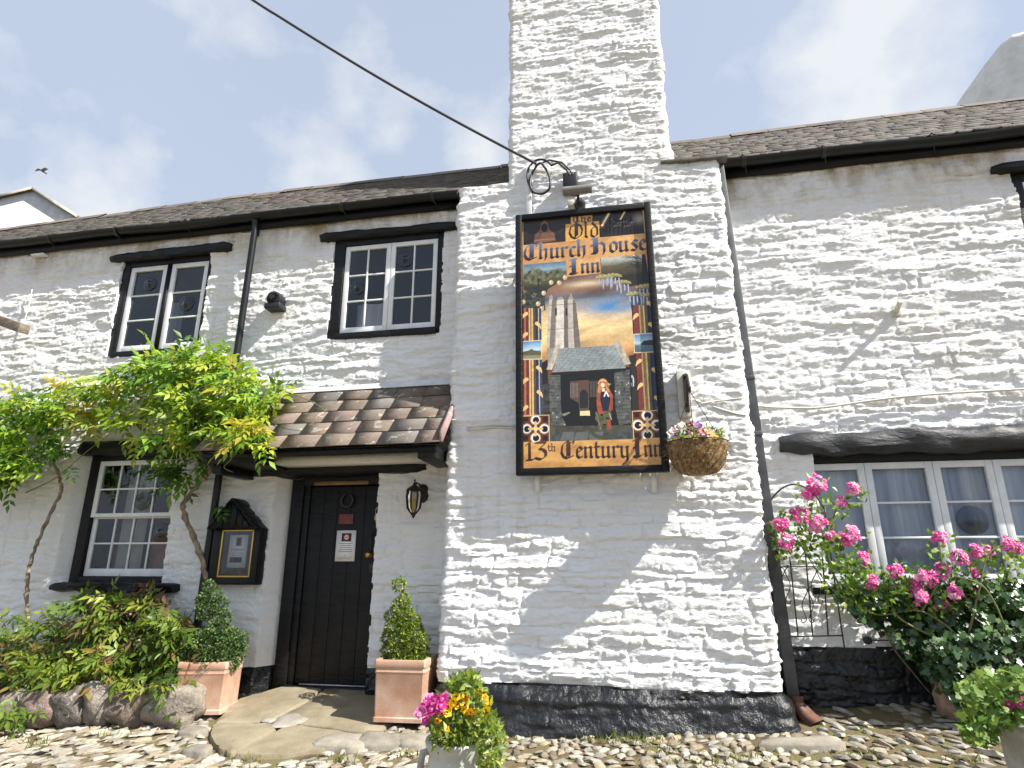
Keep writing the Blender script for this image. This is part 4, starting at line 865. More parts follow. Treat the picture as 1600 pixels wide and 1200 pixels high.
# black-letter writing with a broad nib
ST = {
 'n': (.86, [((-.06,.93),(.1,.78)),((.02,.85),(.02,.14)),((-.04,.2),(.12,.06)),((.06,.78),(.4,.95)),((.36,.95),(.52,.78)),((.46,.84),(.46,.14)),((.4,.2),(.58,.06))]),
 'u': (.86, [((-.06,.93),(.1,.8)),((.02,.88),(.02,.16)),((-.04,.2),(.14,.05)),((.14,.05),(.44,.24)),((.38,.93),(.54,.8)),((.46,.9),(.46,.14)),((.4,.2),(.58,.06))]),
 'h': (.86, [((-.06,1.52),(.08,1.36)),((.02,1.42),(.02,.14)),((-.04,.2),(.12,.06)),((.06,.78),(.4,.95)),((.36,.95),(.52,.78)),((.46,.84),(.46,.1)),((.46,.1),(.34,-.1))]),
 'r': (.62, [((-.06,.93),(.1,.78)),((.02,.85),(.02,.14)),((-.04,.2),(.12,.06)),((.06,.8),(.28,.96)),((.28,.96),(.44,.84))]),
 'c': (.62, [((.22,.97),(.02,.78)),((.02,.78),(.02,.22)),((.02,.22),(.22,.04)),((.22,.04),(.44,.18)),((.2,.96),(.42,.82))]),
 'e': (.66, [((.22,.97),(.02,.78)),((.02,.78),(.02,.22)),((.02,.22),(.22,.04)),((.22,.04),(.46,.18)),((.22,.97),(.44,.72)),((.44,.72),(.06,.5))]),
 'o': (.74, [((.24,.97),(.02,.78)),((.02,.78),(.02,.22)),((.02,.22),(.24,.04)),((.24,.04),(.48,.24)),((.48,.24),(.48,.78)),((.48,.78),(.24,.97))]),
 's': (.62, [((.42,.84),(.2,.97)),((.2,.97),(.03,.76)),((.03,.76),(.42,.3)),((.42,.3),(.22,.04)),((.22,.04),(-.04,.16))]),
 'l': (.44, [((-.06,1.52),(.08,1.36)),((.02,1.42),(.02,.16)),((-.04,.2),(.16,.05))]),
 'd': (.74, [((.24,.97),(.02,.78)),((.02,.78),(.02,.22)),((.02,.22),(.24,.04)),((.24,.04),(.48,.24)),((.48,.24),(.48,.86)),((.48,.86),(.08,1.42))]),
 't': (.52, [((.02,1.3),(.02,.18)),((.02,.18),(.2,.04)),((.2,.04),(.34,.14)),((-.12,.92),(.32,.92))]),
 'y': (.84, [((-.06,.93),(.1,.8)),((.02,.88),(.02,.18)),((.02,.18),(.2,.04)),((.2,.04),(.46,.22)),((.38,.93),(.54,.8)),((.46,.9),(.46,-.25)),((.46,-.25),(.06,-.5))]),
 'i': (.42, [((-.06,.93),(.1,.78)),((.02,.85),(.02,.14)),((-.04,.2),(.12,.06))]),
 'T': (1.15, [((-.1,1.22),(.16,1.42)),((.16,1.42),(.5,1.28)),((.5,1.28),(.92,1.42)),((.2,1.28),(-.02,.9)),((-.02,.9),(.0,.34)),((.0,.34),(.3,.03)),((.3,.03),(.82,.26)),((.42,1.26),(.42,.22)),((.58,1.26),(.58,.2))]),
 'C': (1.2, [((.42,1.42),(.04,1.1)),((.04,1.1),(-.04,.5)),((-.04,.5),(.12,.16)),((.12,.16),(.42,.02)),((.42,.02),(.92,.24)),((.4,1.42),(.62,1.26)),((.62,1.26),(.96,1.42)),((.96,1.42),(.92,1.2)),((.44,1.3),(.44,.2)),((.6,1.24),(.6,.16))]),
 'O': (1.25, [((.48,1.44),(.08,1.14)),((.08,1.14),(-.02,.6)),((-.02,.6),(.14,.2)),((.14,.2),(.48,.02)),((.48,.02),(.9,.3)),((.9,.3),(1.0,.8)),((1.0,.8),(.86,1.2)),((.86,1.2),(.48,1.44)),((.46,1.3),(.46,.18)),((.6,1.26),(.6,.3))]),
 'H': (1.3, [((-.14,1.3),(.14,1.42)),((.12,1.42),(.12,.06)),((-.1,.1),(.3,.06)),((.32,1.46),(.32,.1)),((-.14,.8),(.12,.8)),((.32,.82),(.62,1.0)),((.62,1.0),(.86,.78)),((.86,.78),(.86,.1)),((.86,.1),(.7,-.1))]),
 'I': (.92, [((-.16,1.3),(.14,1.44)),((.12,1.44),(.12,.06)),((.3,1.46),(.3,.1)),((-.16,.12),(.14,.02)),((.14,.02),(.5,.1)),((-.14,.78),(.1,.78)),((.12,1.42),(.48,1.42))]),
 '1': (.6, [((-.04,1.12),(.18,1.36)),((.2,1.36),(.2,.04)),((.0,.02),(.42,.02))]),
 '3': (.95, [((-.02,1.32),(.6,1.32)),((.58,1.36),(.56,1.2)),((.56,1.24),(.22,.84)),((.2,.86),(.46,.76)),((.46,.76),(.6,.56)),((.6,.56),(.6,.26)),((.6,.26),(.3,.02)),((.3,.02),(-.08,.16))]),
}
def write(text, f, p0, p1, xh, top, bot, nib=.24, sp=1.0):
    """text along the base line p0 -> p1 (enlargement readings), x-height xh metres"""
    a, b_ = f(*p0), f(*p1); ax, ay, bx_, by_ = a[0]*PW, a[1]*PH, b_[0]*PW, b_[1]*PH
    tw = sum(ST[c][0] if c != ' ' else .5 for c in text)-.25; sx = math.hypot(bx_-ax, by_-ay)/tw
    ca_, sa_ = (bx_-ax)/(sx*tw), (by_-ay)/(sx*tw); nx_, ny_ = nib*math.cos(R(42)), nib*math.sin(R(42)); x = .06
    lx = ((XM-ax)*ca_+(YM-ay)*sa_)/sx; ly = -(-(XM-ax)*sa_+(YM-ay)*ca_)*-1/xh; ly = -(-(XM-ax)*sa_+(YM-ay)*ca_)/xh
    cov = np.zeros(uu.shape)
    for c in text:
        if c == ' ': x += .5; continue
        wdt, st = ST[c]
        for (x1, y1), (x2, y2) in st:
            dx, dy = x2-x1, y2-y1; det = dx*ny_-dy*nx_
            if abs(det) < .02: ndx, ndy = -.03, .03; det = dx*(ny_+ndy)-dy*(nx_+ndx)
            else: ndx = ndy = 0
            qx, qy = lx-x-x1, ly-y1; s_ = (qx*(ny_+ndy)-qy*(nx_+ndx))/det; t_ = (dx*qy-dy*qx)/det
            ls_, lt_ = math.hypot(dx*sx, dy*xh), nib*xh
            e = np.minimum(np.minimum(s_, 1-s_)*ls_, np.minimum(t_+.5, .5-t_)*lt_)
            cov = np.maximum(cov, np.clip(e/.0032+.55, 0, 1))
            ts = np.clip((qx*sx*dx*sx+qy*xh*dy*xh)/((dx*sx)**2+(dy*xh)**2+1e-12), 0, 1); dd = np.hypot((qx-ts*dx)*sx, (qy-ts*dy)*xh); cov = np.maximum(cov, np.clip((.0042-dd)/.003+.5, 0, 1))
        x += wdt
    col_ = np.array(bot)+(np.array(top)-np.array(bot))*np.clip(ly/1.3, 0, 1)[..., None]**1.4
    m = cov > 0; paint(m, col_, cov)
dk, bluish = lin(30, 20, 20), lin(92, 108, 140)
write('The', A_, (527, 250), (662, 240), .052, lin(58, 46, 44), dk, .22)
write('Old', A_, (490, 384), (716, 368), .112, lin(56, 48, 50), dk, .21)
write('Church', A_, (125, 558), (625, 522), .116, bluish, dk, .27)
write('House', A_, (680, 508), (1112, 472), .116, bluish, dk, .27)
write('Inn', A_, (505, 672), (735, 655), .108, bluish, dk, .28)
brn, brn2 = lin(46, 24, 20), lin(78, 46, 36)
write('13', B_, (132, 1018), (300, 1012), .112, brn2, brn, .25)
write('th', B_, (314, 945), (370, 942), .042, brn2, brn, .2)
write('Century', B_, (418, 1006), (955, 998), .106, brn2, brn, .26)
write('Inn', B_, (1005, 995), (1220, 990), .106, brn2, brn, .28)
m = np.minimum(np.minimum(uu, 1-uu)*PW, np.minimum(vv, 1-vv)*PH) < .006; paint(m, lin(70, 44, 24))
xs = np.linspace(IX0, IX1, NW+1); zs = np.linspace(IZ1, IZ0, NH+1); XX, ZZ = np.meshgrid(xs, zs); k = np.arange(XX.size).reshape(XX.shape)
IMG = IMG*(1+.10*fbm(XM*22, YM*70, 60, 3)[..., None]+.10*fbm(XM*60, YM*60, 61, 2)[..., None])
IMG = IMG*.86+.14*IMG.mean(-1, keepdims=True)
IMG = np.clip(IMG*1.30, 0, .9)
org = np.array(sign.location)
me = bpy.data.meshes.new('painted_panel'); V = np.stack([XX-org[0], np.full_like(XX, SY+.035-org[1]), ZZ-org[2]], -1).reshape(-1, 3)
F = np.stack([k[:-1, :-1], k[1:, :-1], k[1:, 1:], k[:-1, 1:]], -1).reshape(-1, 4)
me.vertices.add(len(V)); me.vertices.foreach_set('co', V.astype(np.float32).ravel()); me.loops.add(F.size); me.loops.foreach_set('vertex_index', F.astype(np.int32).ravel())
me.polygons.add(len(F)); me.polygons.foreach_set('loop_start', np.arange(0, F.size, 4, dtype=np.int32)); me.polygons.foreach_set('loop_total', np.full(len(F), 4, np.int32)); me.update(calc_edges=True)
ca = me.attributes.new('Col', 'FLOAT_COLOR', 'FACE'); ca.data.foreach_set('color', np.c_[np.clip(IMG.reshape(-1, 3), 0, 1), np.ones(NW*NH)].astype(np.float32).ravel())
me.materials.append(colmat('sign_paint', .32, .0006, 70, .04, 30, spec=.5)); o = bpy.data.objects.new('painted_panel', me); COL.objects.link(o); o.parent = sign

# ------------------------------------------------------------ wires, lamp and box above the sign
def cable(name, pts, r, mat, label, n=40, cat='cable', group=None, twist=0):
    pts = [np.array(p, float) for p in pts]; P = [pts[0]]
    for i in range(len(pts)-1):
        p0, p1, p2, p3 = pts[max(i-1, 0)], pts[i], pts[i+1], pts[min(i+2, len(pts)-1)]
        for t_ in np.linspace(0, 1, max(3, n//(len(pts)-1)))[1:]: P.append(.5*((2*p1)+(-p0+p2)*t_+(2*p0-5*p1+4*p2-p3)*t_**2+(-p0+3*p1-3*p2+p3)*t_**3))
    mb = MB()
    if twist:
        P = np.array(P); Tn = np.gradient(P, axis=0); Tn /= np.linalg.norm(Tn, axis=1)[:, None]; a1 = np.cross(Tn, (0, 0, 1.)); a1 /= np.linalg.norm(a1, axis=1)[:, None]; a2 = np.cross(Tn, a1); s_ = np.r_[0, np.cumsum(np.linalg.norm(np.diff(P, axis=0), axis=1))]
        for ph in (0, math.pi): mb.tube(P+r*.9*(np.cos(s_*twist+ph)[:, None]*a1+np.sin(s_*twist+ph)[:, None]*a2), r, 6)
    else: mb.tube(P, r, 6)
    o = mb.build(name, mat, None, True, tuple(pts[0]))
    return tag(o, label, cat, group)
hook = at(838, 256, -.33)
st = at(395, 0, -1.3); d = st-hook
P = [hook+d*t_+np.array([0, 0, -.06*math.sin(math.pi*min(t_, 1.0)/1.0)]) for t_ in np.linspace(0, 1.0, 12)]+[hook+d*1.4+(0, 0, .12), hook+d*1.9+(0, 0, .3)]
cable('overhead_cable', P, .0135, M['cableblack'], 'thick black overhead cable running from the upper left sky to the chimney breast', 160)
a, b_, c, e_ = at(858, 268, -.32), at(843, 300, -.32), at(828, 275, -.32), at(850, 255, -.32)
ring = [at(844+15*math.cos(t_)+3*math.sin(2*t_), 279+24*math.sin(t_), -.33-.02*math.sin(3*t_)) for t_ in np.linspace(-1.2, 5.3, 30)]
ring2 = [at(845+21*math.cos(t_), 275+26*math.sin(t_), -.315+.01*math.sin(2*t_)) for t_ in np.linspace(2.2, 5.6, 20)]+[at(872, 254, -.31), at(886, 266, -.30), at(889, 276, -.29)]
ring3 = [at(832, 302, -.30), at(828, 278, -.31), at(838, 258, -.32), at(858, 250, -.32), at(878, 254, -.31), at(891, 266, -.30), at(894, 276, -.29)]
coil = MB()
for rg, r_ in ((ring, .012), (ring2, .012), (ring3, .010)): coil.tube(rg, r_, 7)
tag(coil.build('cable_coil', M['cableblack'], None, True, tuple(hook)), 'loose loops of black cable coiled on the breast above the sign', 'cable')
cb = MB(); cb.box(at(825, 342, -.30)+(-.018, -.01, 0), at(828, 258, -.27)+(.018, .02, 0)); tag(cb.build('cable_conduit', M['whitepaint'], None, False, tuple(at(826, 342, -.28)), .004), 'thin white conduit running down the breast to the top left corner of the sign', 'conduit')
p = at(890, 290, -.30)
jb = empty('junction_box', tuple(p), 'small grey cable box fixed to the breast above the sign', 'box')
mb = MB(); mb.box(p+(-.06, -.07, -.09), p+(.085, .08, .105)); mb.build('case', M['greyplastic'], jb, bevel=.006)
mb = MB(); mb.box(p+(-.05, -.078, -.08), p+(.075, -.0705, .095)); mb.build('lid', M['greyplastic'], jb, bevel=.004)
mb = MB(); 0
for x in (.01, .04): mb = MB(); mb.box(p+(x, -.083, .075), p+(x+.008, -.078, .083)); mb.build('screw', M['steel'], jb)
fl = empty('sign_lamp', tuple(at(905, 318, -.40)), 'grey tubular picture lamp reaching out over the top of the sign', 'lamp')
a, b_ = at(880, 299, -.58), at(925, 295, -.58); mb = MB(); mb.tube([a, b_], .042, 18); mb.build('lamp_tube', M['lampgrey'], fl, 40)
mb = MB(); q = (a+b_)/2; s0 = at(906, 318, -.36); mb.tube([q+(0, .03, -.02), q+(0, .06, -.07), s0+(0, -.03, .02), s0], .013, 8); mb.build('arm', M['iron'], fl, True)
mb = MB(); mb.lathe([(.0005, -.05), (.03, -.045), (.05, -.02), (.055, .03), (.05, .1)], s0, 18, axis='y'); mb.build('wall_mount', M['iron'], fl, 40)
mb = MB(); s1 = at(893, 321, -.33); mb.box(s1+(-.035, -.05, -.035), s1+(.03, .05, .035)); tag(mb.build('cable_cleat', M['palewood'], None, False, tuple(s1), .006), 'small cream plastic block beside the foot of the sign lamp', 'block')
# black round vent between the upper windows
p = at(428, 470, -.02); vt = empty('wall_vent', tuple(p), 'small black round ribbed flue vent on the wall between the two upper windows', 'vent')
c = at(428, 466, -.12); mb = MB()
mb.lathe([(.0005, -.045), (.03, -.045), (.035, -.03), (.075, -.02), (.08, .0), (.08, .11)], c, 28, axis='y'); mb.build('cowl', M['greyplastic'], vt, 40)
mb = MB()
for k in range(20):
    a = 2*math.pi*k/20; mb.tube([c+(.03*math.cos(a), -.038, .03*math.sin(a)), c+(.074*math.cos(a), -.026, .074*math.sin(a))], .004, 4)
mb.build('ribs', M['blackpaint'], vt); mb = MB(); mb.box(c+(-.09, -.03, -.12), c+(.09, .12, -.06)); mb.build('base', M['greyplastic'], vt, bevel=.008)
# cables along the walls
cable('wall_cable', [at(x, y, d) for x, y, d in ((708, 666, -.07), (735, 667, -.37), (770, 664, -.37), (803, 665, -.38))], .008, M['cablewhite'], 'upper of two cream cables crossing from the porch to the sign', group='cream cables on the walls')
cable('wall_cable', [at(x, y, d) for x, y, d in ((706, 673, -.07), (733, 671, -.37), (772, 668, -.37), (803, 669, -.38))], .007, M['cablewhite'], 'lower of two cream cables crossing from the porch to the sign', group='cream cables on the walls')
cable('wall_cable', [at(x, y, d) for x, y, d in ((1082, 624, -.36), (1110, 634, -.36), (1145, 645, -.36), (1166, 649, -.36))], .009, M['cablewhite'], 'cream cable sloping from the basket bracket down to the grey downpipe', group='cream cables on the walls')
cable('wall_cable', [at(x, y, d) for x, y, d in ((1095, 631, -.37), (1125, 626, -.37), (1160, 622, -.36))], .006, M['cablewhite'], 'thin cream cable rising from the basket bracket to the downpipe', group='cream cables on the walls')
cable('wall_cable', [at(x, y, -.055) for x, y in ((1172, 634), (1220, 637), (1280, 637), (1340, 629), (1400, 621), (1470, 615), (1540, 611), (1640, 606))], .011, M['cablewhite'], 'long cream cable sagging across the right wall above the big lintel', 60, group='cream cables on the walls')
cable('wall_cable', [at(x, y, -.045) for x, y in ((50, 452), (47, 470), (40, 495), (33, 520))], .006, M['cablewhite'], 'short pale cable on the upper wall above the timber beam end', group='cream cables on the walls')
a, b_ = at(1400, 488, -.03), at(1407, 470, -.17)
op = MB(); op.tube([a+(0, .06, -.02), a, b_], .022, 12); op.box(a+(-.03, -.015, -.03), a+(.03, .05, .03)); tag(op.build('pipe_stub', M['palewood'], None, 40, tuple(a)), 'cream stub of pipe sticking out of the right wall', 'pipe')
a = at(60, 398, -.06); pl_ = MB(); pl_.box(a+(-.09, -.02, -.012), a+(.09, .05, .012)); tag(pl_.build('junction_strip', M['whitepaint'], None, False, tuple(a), .004), 'small white junction strip under the gutter at the far left', 'fitting')
# ------------------------------------------------------------ hanging basket on its bracket
bb = empty('basket_bracket', tuple(at(1075, 640, -.36)), 'pale wooden batten with a black iron hook on the breast beside the sign', 'bracket')
a, b_ = at(1072, 652, -.40), at(1072, 581, -.37); mb = MB(); mb.box((a[0]-.055, -.42, a[2]), (a[0]+.05, -.34, b_[2])); mb.build('batten', M['palewood'], bb, bevel=.006)
mb = MB(); x = a[0]+.015; mb.box((x-.018, -.44, a[2]+.04), (x+.018, -.42, b_[2]-.04)); 
tip = at(1077, 607, -.66)
mb.tube([(x, -.43, b_[2]-.07), (x, -.50, b_[2]-.06), (x, -.60, b_[2]-.10), tip+(0, 0, .03), tip+(0, -.03, .0), tip+(0, -.01, -.03)], .011, 8); mb.tube([(x, -.43, a[2]+.08), (x, -.50, a[2]+.16), (x, -.58, b_[2]-.12)], .009, 8); mb.build('arm', M['iron'], bb, 40)
BYC = -.66
bc = at(1089, 690, BYC); hb = empty('hanging_basket', tuple(bc), 'coir lined wire hanging basket of pansies beside the lower right corner of the sign', 'hanging basket')
rimL, rimR, bot = at(1041, 692, BYC), at(1136, 690, BYC), at(1090, 741, BYC); br_ = (rimR[0]-rimL[0])/2; bcx = (rimR[0]+rimL[0])/2; bh = rimL[2]-bot[2]; zr = rimL[2]-.01
prof = [(.0005, 0), (br_*.34, .005), (br_*.62, bh*.10), (br_*.8, bh*.30), (br_*.92, bh*.6), (br_, bh*.97), (br_*.97, bh), (br_*.9, bh*.9), (.0005, bh*.82)]
mb = MB(); n = 72; k = 40; V = []
pr_ = np.array(prof); ss = np.linspace(0, len(prof)-1, k); pr2 = np.c_[np.interp(ss, range(len(prof)), pr_[:, 0]), np.interp(ss, range(len(prof)), pr_[:, 1])]
for i in range(k):
    for j in range(n):
        a = 2*math.pi*j/n; rr_ = pr2[i, 0]*(1+.025*abs(math.sin(a*9))+.06*fbm(np.array([a*5.]), np.array([i*.35]), 4, 4)[0]); V.append((bcx+rr_*math.cos(a), BYC+rr_*math.sin(a), zr-bh+pr2[i, 1]))
mb.add(V, [(i*n+j, i*n+(j+1) % n, (i+1)*n+(j+1) % n, (i+1)*n+j) for i in range(k-1) for j in range(n)])
for i in range(500):
    a = rng.uniform(0, 6.28); t_ = rng.uniform(.1, .95); rr_ = np.interp(t_, [0, .1, .3, .6, 1], [.3, .62, .8, .92, 1])*br_; p = np.array([bcx+rr_*math.cos(a), BYC+rr_*math.sin(a), zr-bh+t_*bh]); d = np.array([math.cos(a), math.sin(a), 0])*rng.uniform(.005, .03)+rng.normal(0, .025, 3); mb.tube([p, p+d*.5+(0, 0, .004), p+d], .0014, 3, cap=False)
mb.build('liner', M['coir'], hb, 60)
mb = MB(); mb.tube([(bcx+br_*1.03*math.cos(a), BYC+br_*1.03*math.sin(a), zr) for a in np.linspace(0, 2*math.pi, 40)], .004, 5)
for j in range(18):
    a = 2*math.pi*j/18; mb.tube([(bcx+1.03*r_*math.cos(a+.25*i), BYC+1.03*r_*math.sin(a+.25*i), zr-bh+h) for i, (r_, h) in enumerate(prof[1:6])], .002, 4, cap=False)
mb.build('wire_frame', M['iron'], hb)
top = np.array([tip[0], BYC, tip[2]-.02])
for j in range(3):
    a = 2*math.pi*j/3+.35; mb = MB(); q = np.array([bcx+br_*math.cos(a), BYC+br_*math.sin(a), zr]); nl = 26
    for i in range(nl):
        p = top+(q-top)*(i+.5)/nl; d = (q-top)/nl*.62; mb.tube([p-d, p+d], .0035 if i % 2 else .0028, 4)
    mb.build('chain', M['iron'], hb)
# ------------------------------------------------------------ wall lantern by the door
lc = at(647, 779, -.17); lt_ = at(649, 748, -.17)[2]; lb = at(645, 811, -.17)[2]; H_ = lt_-lb
ln = empty('wall_lantern', tuple(at(660, 775, -.02)), 'ornate dark bronze carriage lantern with amber glass right of the door', 'lantern')
mb = MB(); x, y = lc[0], -.17
mb.lathe([(.0005, lt_), (.010, lt_-.012), (.006, lt_-.03), (.014, lt_-.04), (.02, lt_-.06), (.045, lt_-.075), (.078, lt_-.10), (.085, lt_-.115), (.06, lt_-.118)], (x, y, 0), 8); mb.build('roof', M['bronze'], ln, 30)
mb = MB(); mb.lathe([(.068, lt_-.118), (.074, lt_-.16), (.062, lb+.10), (.022, lb+.05)], (x, y, 0), 8); mb.build('glass', M['lampglass'], ln)
mb = MB()
for k in range(8):
    a = 2*math.pi*(k+.0)/8; mb.tube([(x+r_*math.cos(a), y+r_*math.sin(a), z) for r_, z in ((.072, lt_-.117), (.078, lt_-.16), (.066, lb+.10), (.034, lb+.06), (.014, lb+.035))], .005, 5)
mb.lathe([(.03, lb+.055), (.014, lb+.035), (.017, lb+.025), (.007, lb+.012), (.0005, lb)], (x, y, 0), 10); mb.build('cage', M['bronze'], ln, 40)
mb = MB(); mb.lathe([(.0005, 0), (.018, .0), (.02, .02), (.018, .09), (.0005, .10)], (x, y, lb+.08), 10); mb.build('bulb', simple('bulb', (.75, .72, .65), None, .3), ln, True)
wp = at(661, 771, -.02); mb = MB(); mb.lathe([(.0005, -.035), (.035, -.03), (.055, -.005), (.058, .05)], (0, 0, 0), 20, axis='y'); V = mb.v[-1]; V[:, 2] *= 1.6; V += np.array([wp[0], -.03, wp[2]]); mb.build('back_plate', M['bronze'], ln, 40)
mb = MB(); mb.tube([(wp[0], -.05, wp[2]+.02), (wp[0]-.01, -.10, wp[2]+.075), (x+.01, -.15, wp[2]+.085), (x, y, lt_-.07)], .009, 8); mb.build('arm', M['bronze'], ln, True)
# ------------------------------------------------------------ glazed menu case with its little roof
MY = -.13
c0, c1, c2, c3 = at(331, 826, MY), at(407, 824, MY), at(399, 914, MY), at(325, 914, MY)
X0, X1, Z0, Z1 = (c0[0]+c3[0])/2, (c1[0]+c2[0])/2, (c2[2]+c3[2])/2, (c0[2]+c1[2])/2
mc_ = empty('menu_case', ((X0+X1)/2, 0, Z0), 'black glazed menu case with a little gabled roof left of the door', 'display case')
mb = MB(); mb.box((X0, MY+.03, Z0), (X1, .0, Z1)); mb.build('cabinet', M['blackwood'], mc_, bevel=.006)
gx0, gx1, gz0, gz1 = at(344, 860, MY)[0], at(394, 860, MY)[0], at(345, 902, MY)[2], at(350, 828, MY)[2]
mb = MB(); mb.box((X0+.004, MY, Z0+.004), (gx0, MY+.03, Z1)); mb.box((gx1, MY, Z0+.004), (X1-.004, MY+.03, Z1)); mb.box((gx0, MY+.001, Z0+.004), (gx1, MY+.03, gz0)); mb.box((gx0, MY+.001, gz1), (gx1, MY+.03, Z1)); mb.build('door_frame', M['blackwood'], mc_, bevel=.004)
f_ = .014; mb = MB(); y0, y1 = MY-.004, MY+.012
mb.box((gx0, y0, gz0), (gx0+f_, y1, gz1)); mb.box((gx1-f_, y0, gz0), (gx1, y1, gz1)); mb.box((gx0+f_, y0+.001, gz0), (gx1-f_, y1, gz0+f_)); mb.box((gx0+f_, y0+.001, gz1-f_), (gx1-f_, y1, gz1)); mb.build('gilt_frame', M['gilt'], mc_, bevel=.002)
mb = MB(); pane(mb, gx0+f_, gx1-f_, gz0+f_, gz1-f_, MY+.006); mb.build('pane', M['glass'], mc_)
mb = MB(); pane(mb, gx0, gx1, gz0, gz1, MY+.029); mb.build('backing', simple('brown_felt', (.05, .03, .018), (.10, .065, .035), .8, 6), mc_)
def sheet(name, x0, x1, z0, z1, y, parent, items):
    """a printed sheet: paper and small printed marks (x,z,w,h in fractions, colour) set just proud of it"""
    mb = MB(); mb.box((x0, y, z0), (x1, y+.002, z1), (.82, .84, .86))
    for i, (u, v, w_, h_, c) in enumerate(items):
        a = x0+(x1-x0)*u; b_ = z1-(z1-z0)*v; mb.add([(a, y-.0008, b_-(z1-z0)*h_), (a+(x1-x0)*w_, y-.0008, b_-(z1-z0)*h_), (a+(x1-x0)*w_, y-.0008, b_), (a, y-.0008, b_)], [(0, 1, 2, 3)], c)
    return mb
px0, px1, pz0, pz1 = at(357, 860, MY+.02)[0], at(386, 860, MY+.02)[0], at(354, 887, MY+.02)[2], at(360, 836, MY+.02)[2]
it = [(.36, .07, .30, .27, (.30, .17, .10)), (.42, .12, .18, .1, (.6, .45, .32)), (.44, .24, .14, .08, (.5, .3, .2))]+[(.14, .43, .72, .022, (.45, .12, .3)), (.3, .48, .4, .02, (.45, .12, .3))]+[(.18+.02*(i % 3), .53+i*.033, .62-.05*(i % 3), .012, (.35, .36, .42)) for i in range(4)]+[(.12, .68, .66, .17, (.10, .055, .03)), (.16, .72, .12, .08, (.5, .33, .18)), (.36, .70, .16, .12, (.6, .42, .26)), (.56, .73, .16, .08, (.42, .26, .14))]
sheet('m', px0, px1, pz0, pz1, MY+.02, None, it).build('menu_sheet', M['paper'], mc_)
ra, rl_, rr_ = at(362, 779, MY-.07), at(326, 826, MY-.07), at(399, 823, MY-.07)
apx, apz, zb = (ra[0]+.01), ra[2], (rl_[2]+rr_[2])/2
mb = MB(); ov = .02
mb.prism([(X0+.01, zb), (X1-.01, zb), (apx, apz-.03)], MY-.05, 0.0)
for i in range(7):
    xx = rl_[0]+(rr_[0]-rl_[0])*(i+.06)/7; xe = rl_[0]+(rr_[0]-rl_[0])*(i+.94)/7
    hz = lambda q: zb+(apz-zb)*max(0, 1-abs(q-apx)/((rr_[0]-rl_[0])/2))
    mb.prism([(xx, zb-.01+.008*(i % 2)), (xe, zb-.01+.008*(i % 2)), (xe, max(hz(xe)-.02, zb)), ((xx+xe)/2, max(hz((xx+xe)/2)-.02, zb+.005)), (xx, max(hz(xx)-.02, zb))], MY-.068-.003*(i % 2), MY-.05)
mb.build('gable_front', M['blackwood'], mc_)
mb = MB()
for sgn, xe in ((-1, rl_[0]-.01), (1, rr_[0]+.01)):
    for i in range(4):
        t0, t1 = i/4, (i+1)/4+.06; xa, xb = xe+(apx-xe)*t0, xe+(apx-xe)*min(t1, 1); za, zb_ = zb-.02+(apz-zb+.02)*t0, zb-.02+(apz-zb+.02)*min(t1, 1); lf = .022
        V = [(xa, MY-.085, za+lf), (xb, MY-.085, zb_+.006), (xb, .02, zb_+.006), (xa, .02, za+lf), (xa, MY-.085, za+lf-.014), (xb, MY-.085, zb_-.010), (xb, .02, zb_-.010), (xa, .02, za+lf-.014)]
        mb.add(V, [(0, 1, 2, 3), (4, 7, 6, 5), (0, 4, 5, 1), (2, 6, 7, 3), (0, 3, 7, 4)])
mb.build('shingles', M['blackwood'], mc_)
# printed notice and padlock on the front door
n0, n1, n2 = at(525, 829, DY-.006), at(555, 829, DY-.006), at(522, 877, DY-.006)
wd_ = n1[0]-n0[0]; xm = (n0[0]+n2[0])/2+.01
it = [(.27, .09, .5, .27, (.02, .02, .02))]+[(.14+.03*((i*7) % 4), .42+i*.065, .72-.06*((i*7) % 4), .020, (.22, .22, .25)) for i in range(5)]+[(.44, .80, .1, .015, (.2, .2, .22)), (.12, .86, .76, .016, (.3, .3, .33)), (.12, .91, .72, .016, (.3, .3, .33)), (.12, .95, .3, .014, (.3, .3, .33))]
nb_ = sheet('n', xm, xm+wd_, n2[2], n0[2], DY-.008, None, it)
cx, cz = xm+wd_*.52, n0[2]-(n0[2]-n2[2])*.225
for r_, c, dy in ((.03, (.55, .06, .05), .0016), (.021, (.8, .72, .7), .0022)):
    nb_.add([(cx+r_*math.cos(a), DY-.008-dy, cz+r_*math.sin(a)) for a in np.linspace(0, 2*math.pi, 16, endpoint=False)], [tuple(range(16))], c)
nb_.add([(cx-.012, DY-.0112, cz-.004), (cx+.012, DY-.0112, cz-.004), (cx+.012, DY-.0112, cz+.006), (cx-.012, DY-.0112, cz+.006)], [(0, 1, 2, 3)], (.2, .03, .03))
tag(nb_.build('door_notice', M['paper'], None, False, (xm, DY-.006, n2[2])), 'white printed notice with a round red emblem stuck on the black front door', 'notice')
p = at(589, 806, DY-.07); pk_ = empty('padlock', tuple(p), 'small steel and brass padlock hanging on the right door post', 'padlock')
mb = MB(); mb.tube([p+(.016*math.cos(a)*-1, 0, .045+.035*math.sin(a)) for a in np.linspace(0, math.pi, 12)]+[p+(.016, 0, 0)], .004, 6); mb.tube([p+(-.016, 0, .045), p+(-.016, 0, 0)], .004, 6); mb.build('shackle', M['steel'], pk_, True)
mb = MB(); mb.box(p+(-.022, -.01, -.042), p+(.022, .01, .004)); mb.build('body', M['brass'], pk_, bevel=.004)
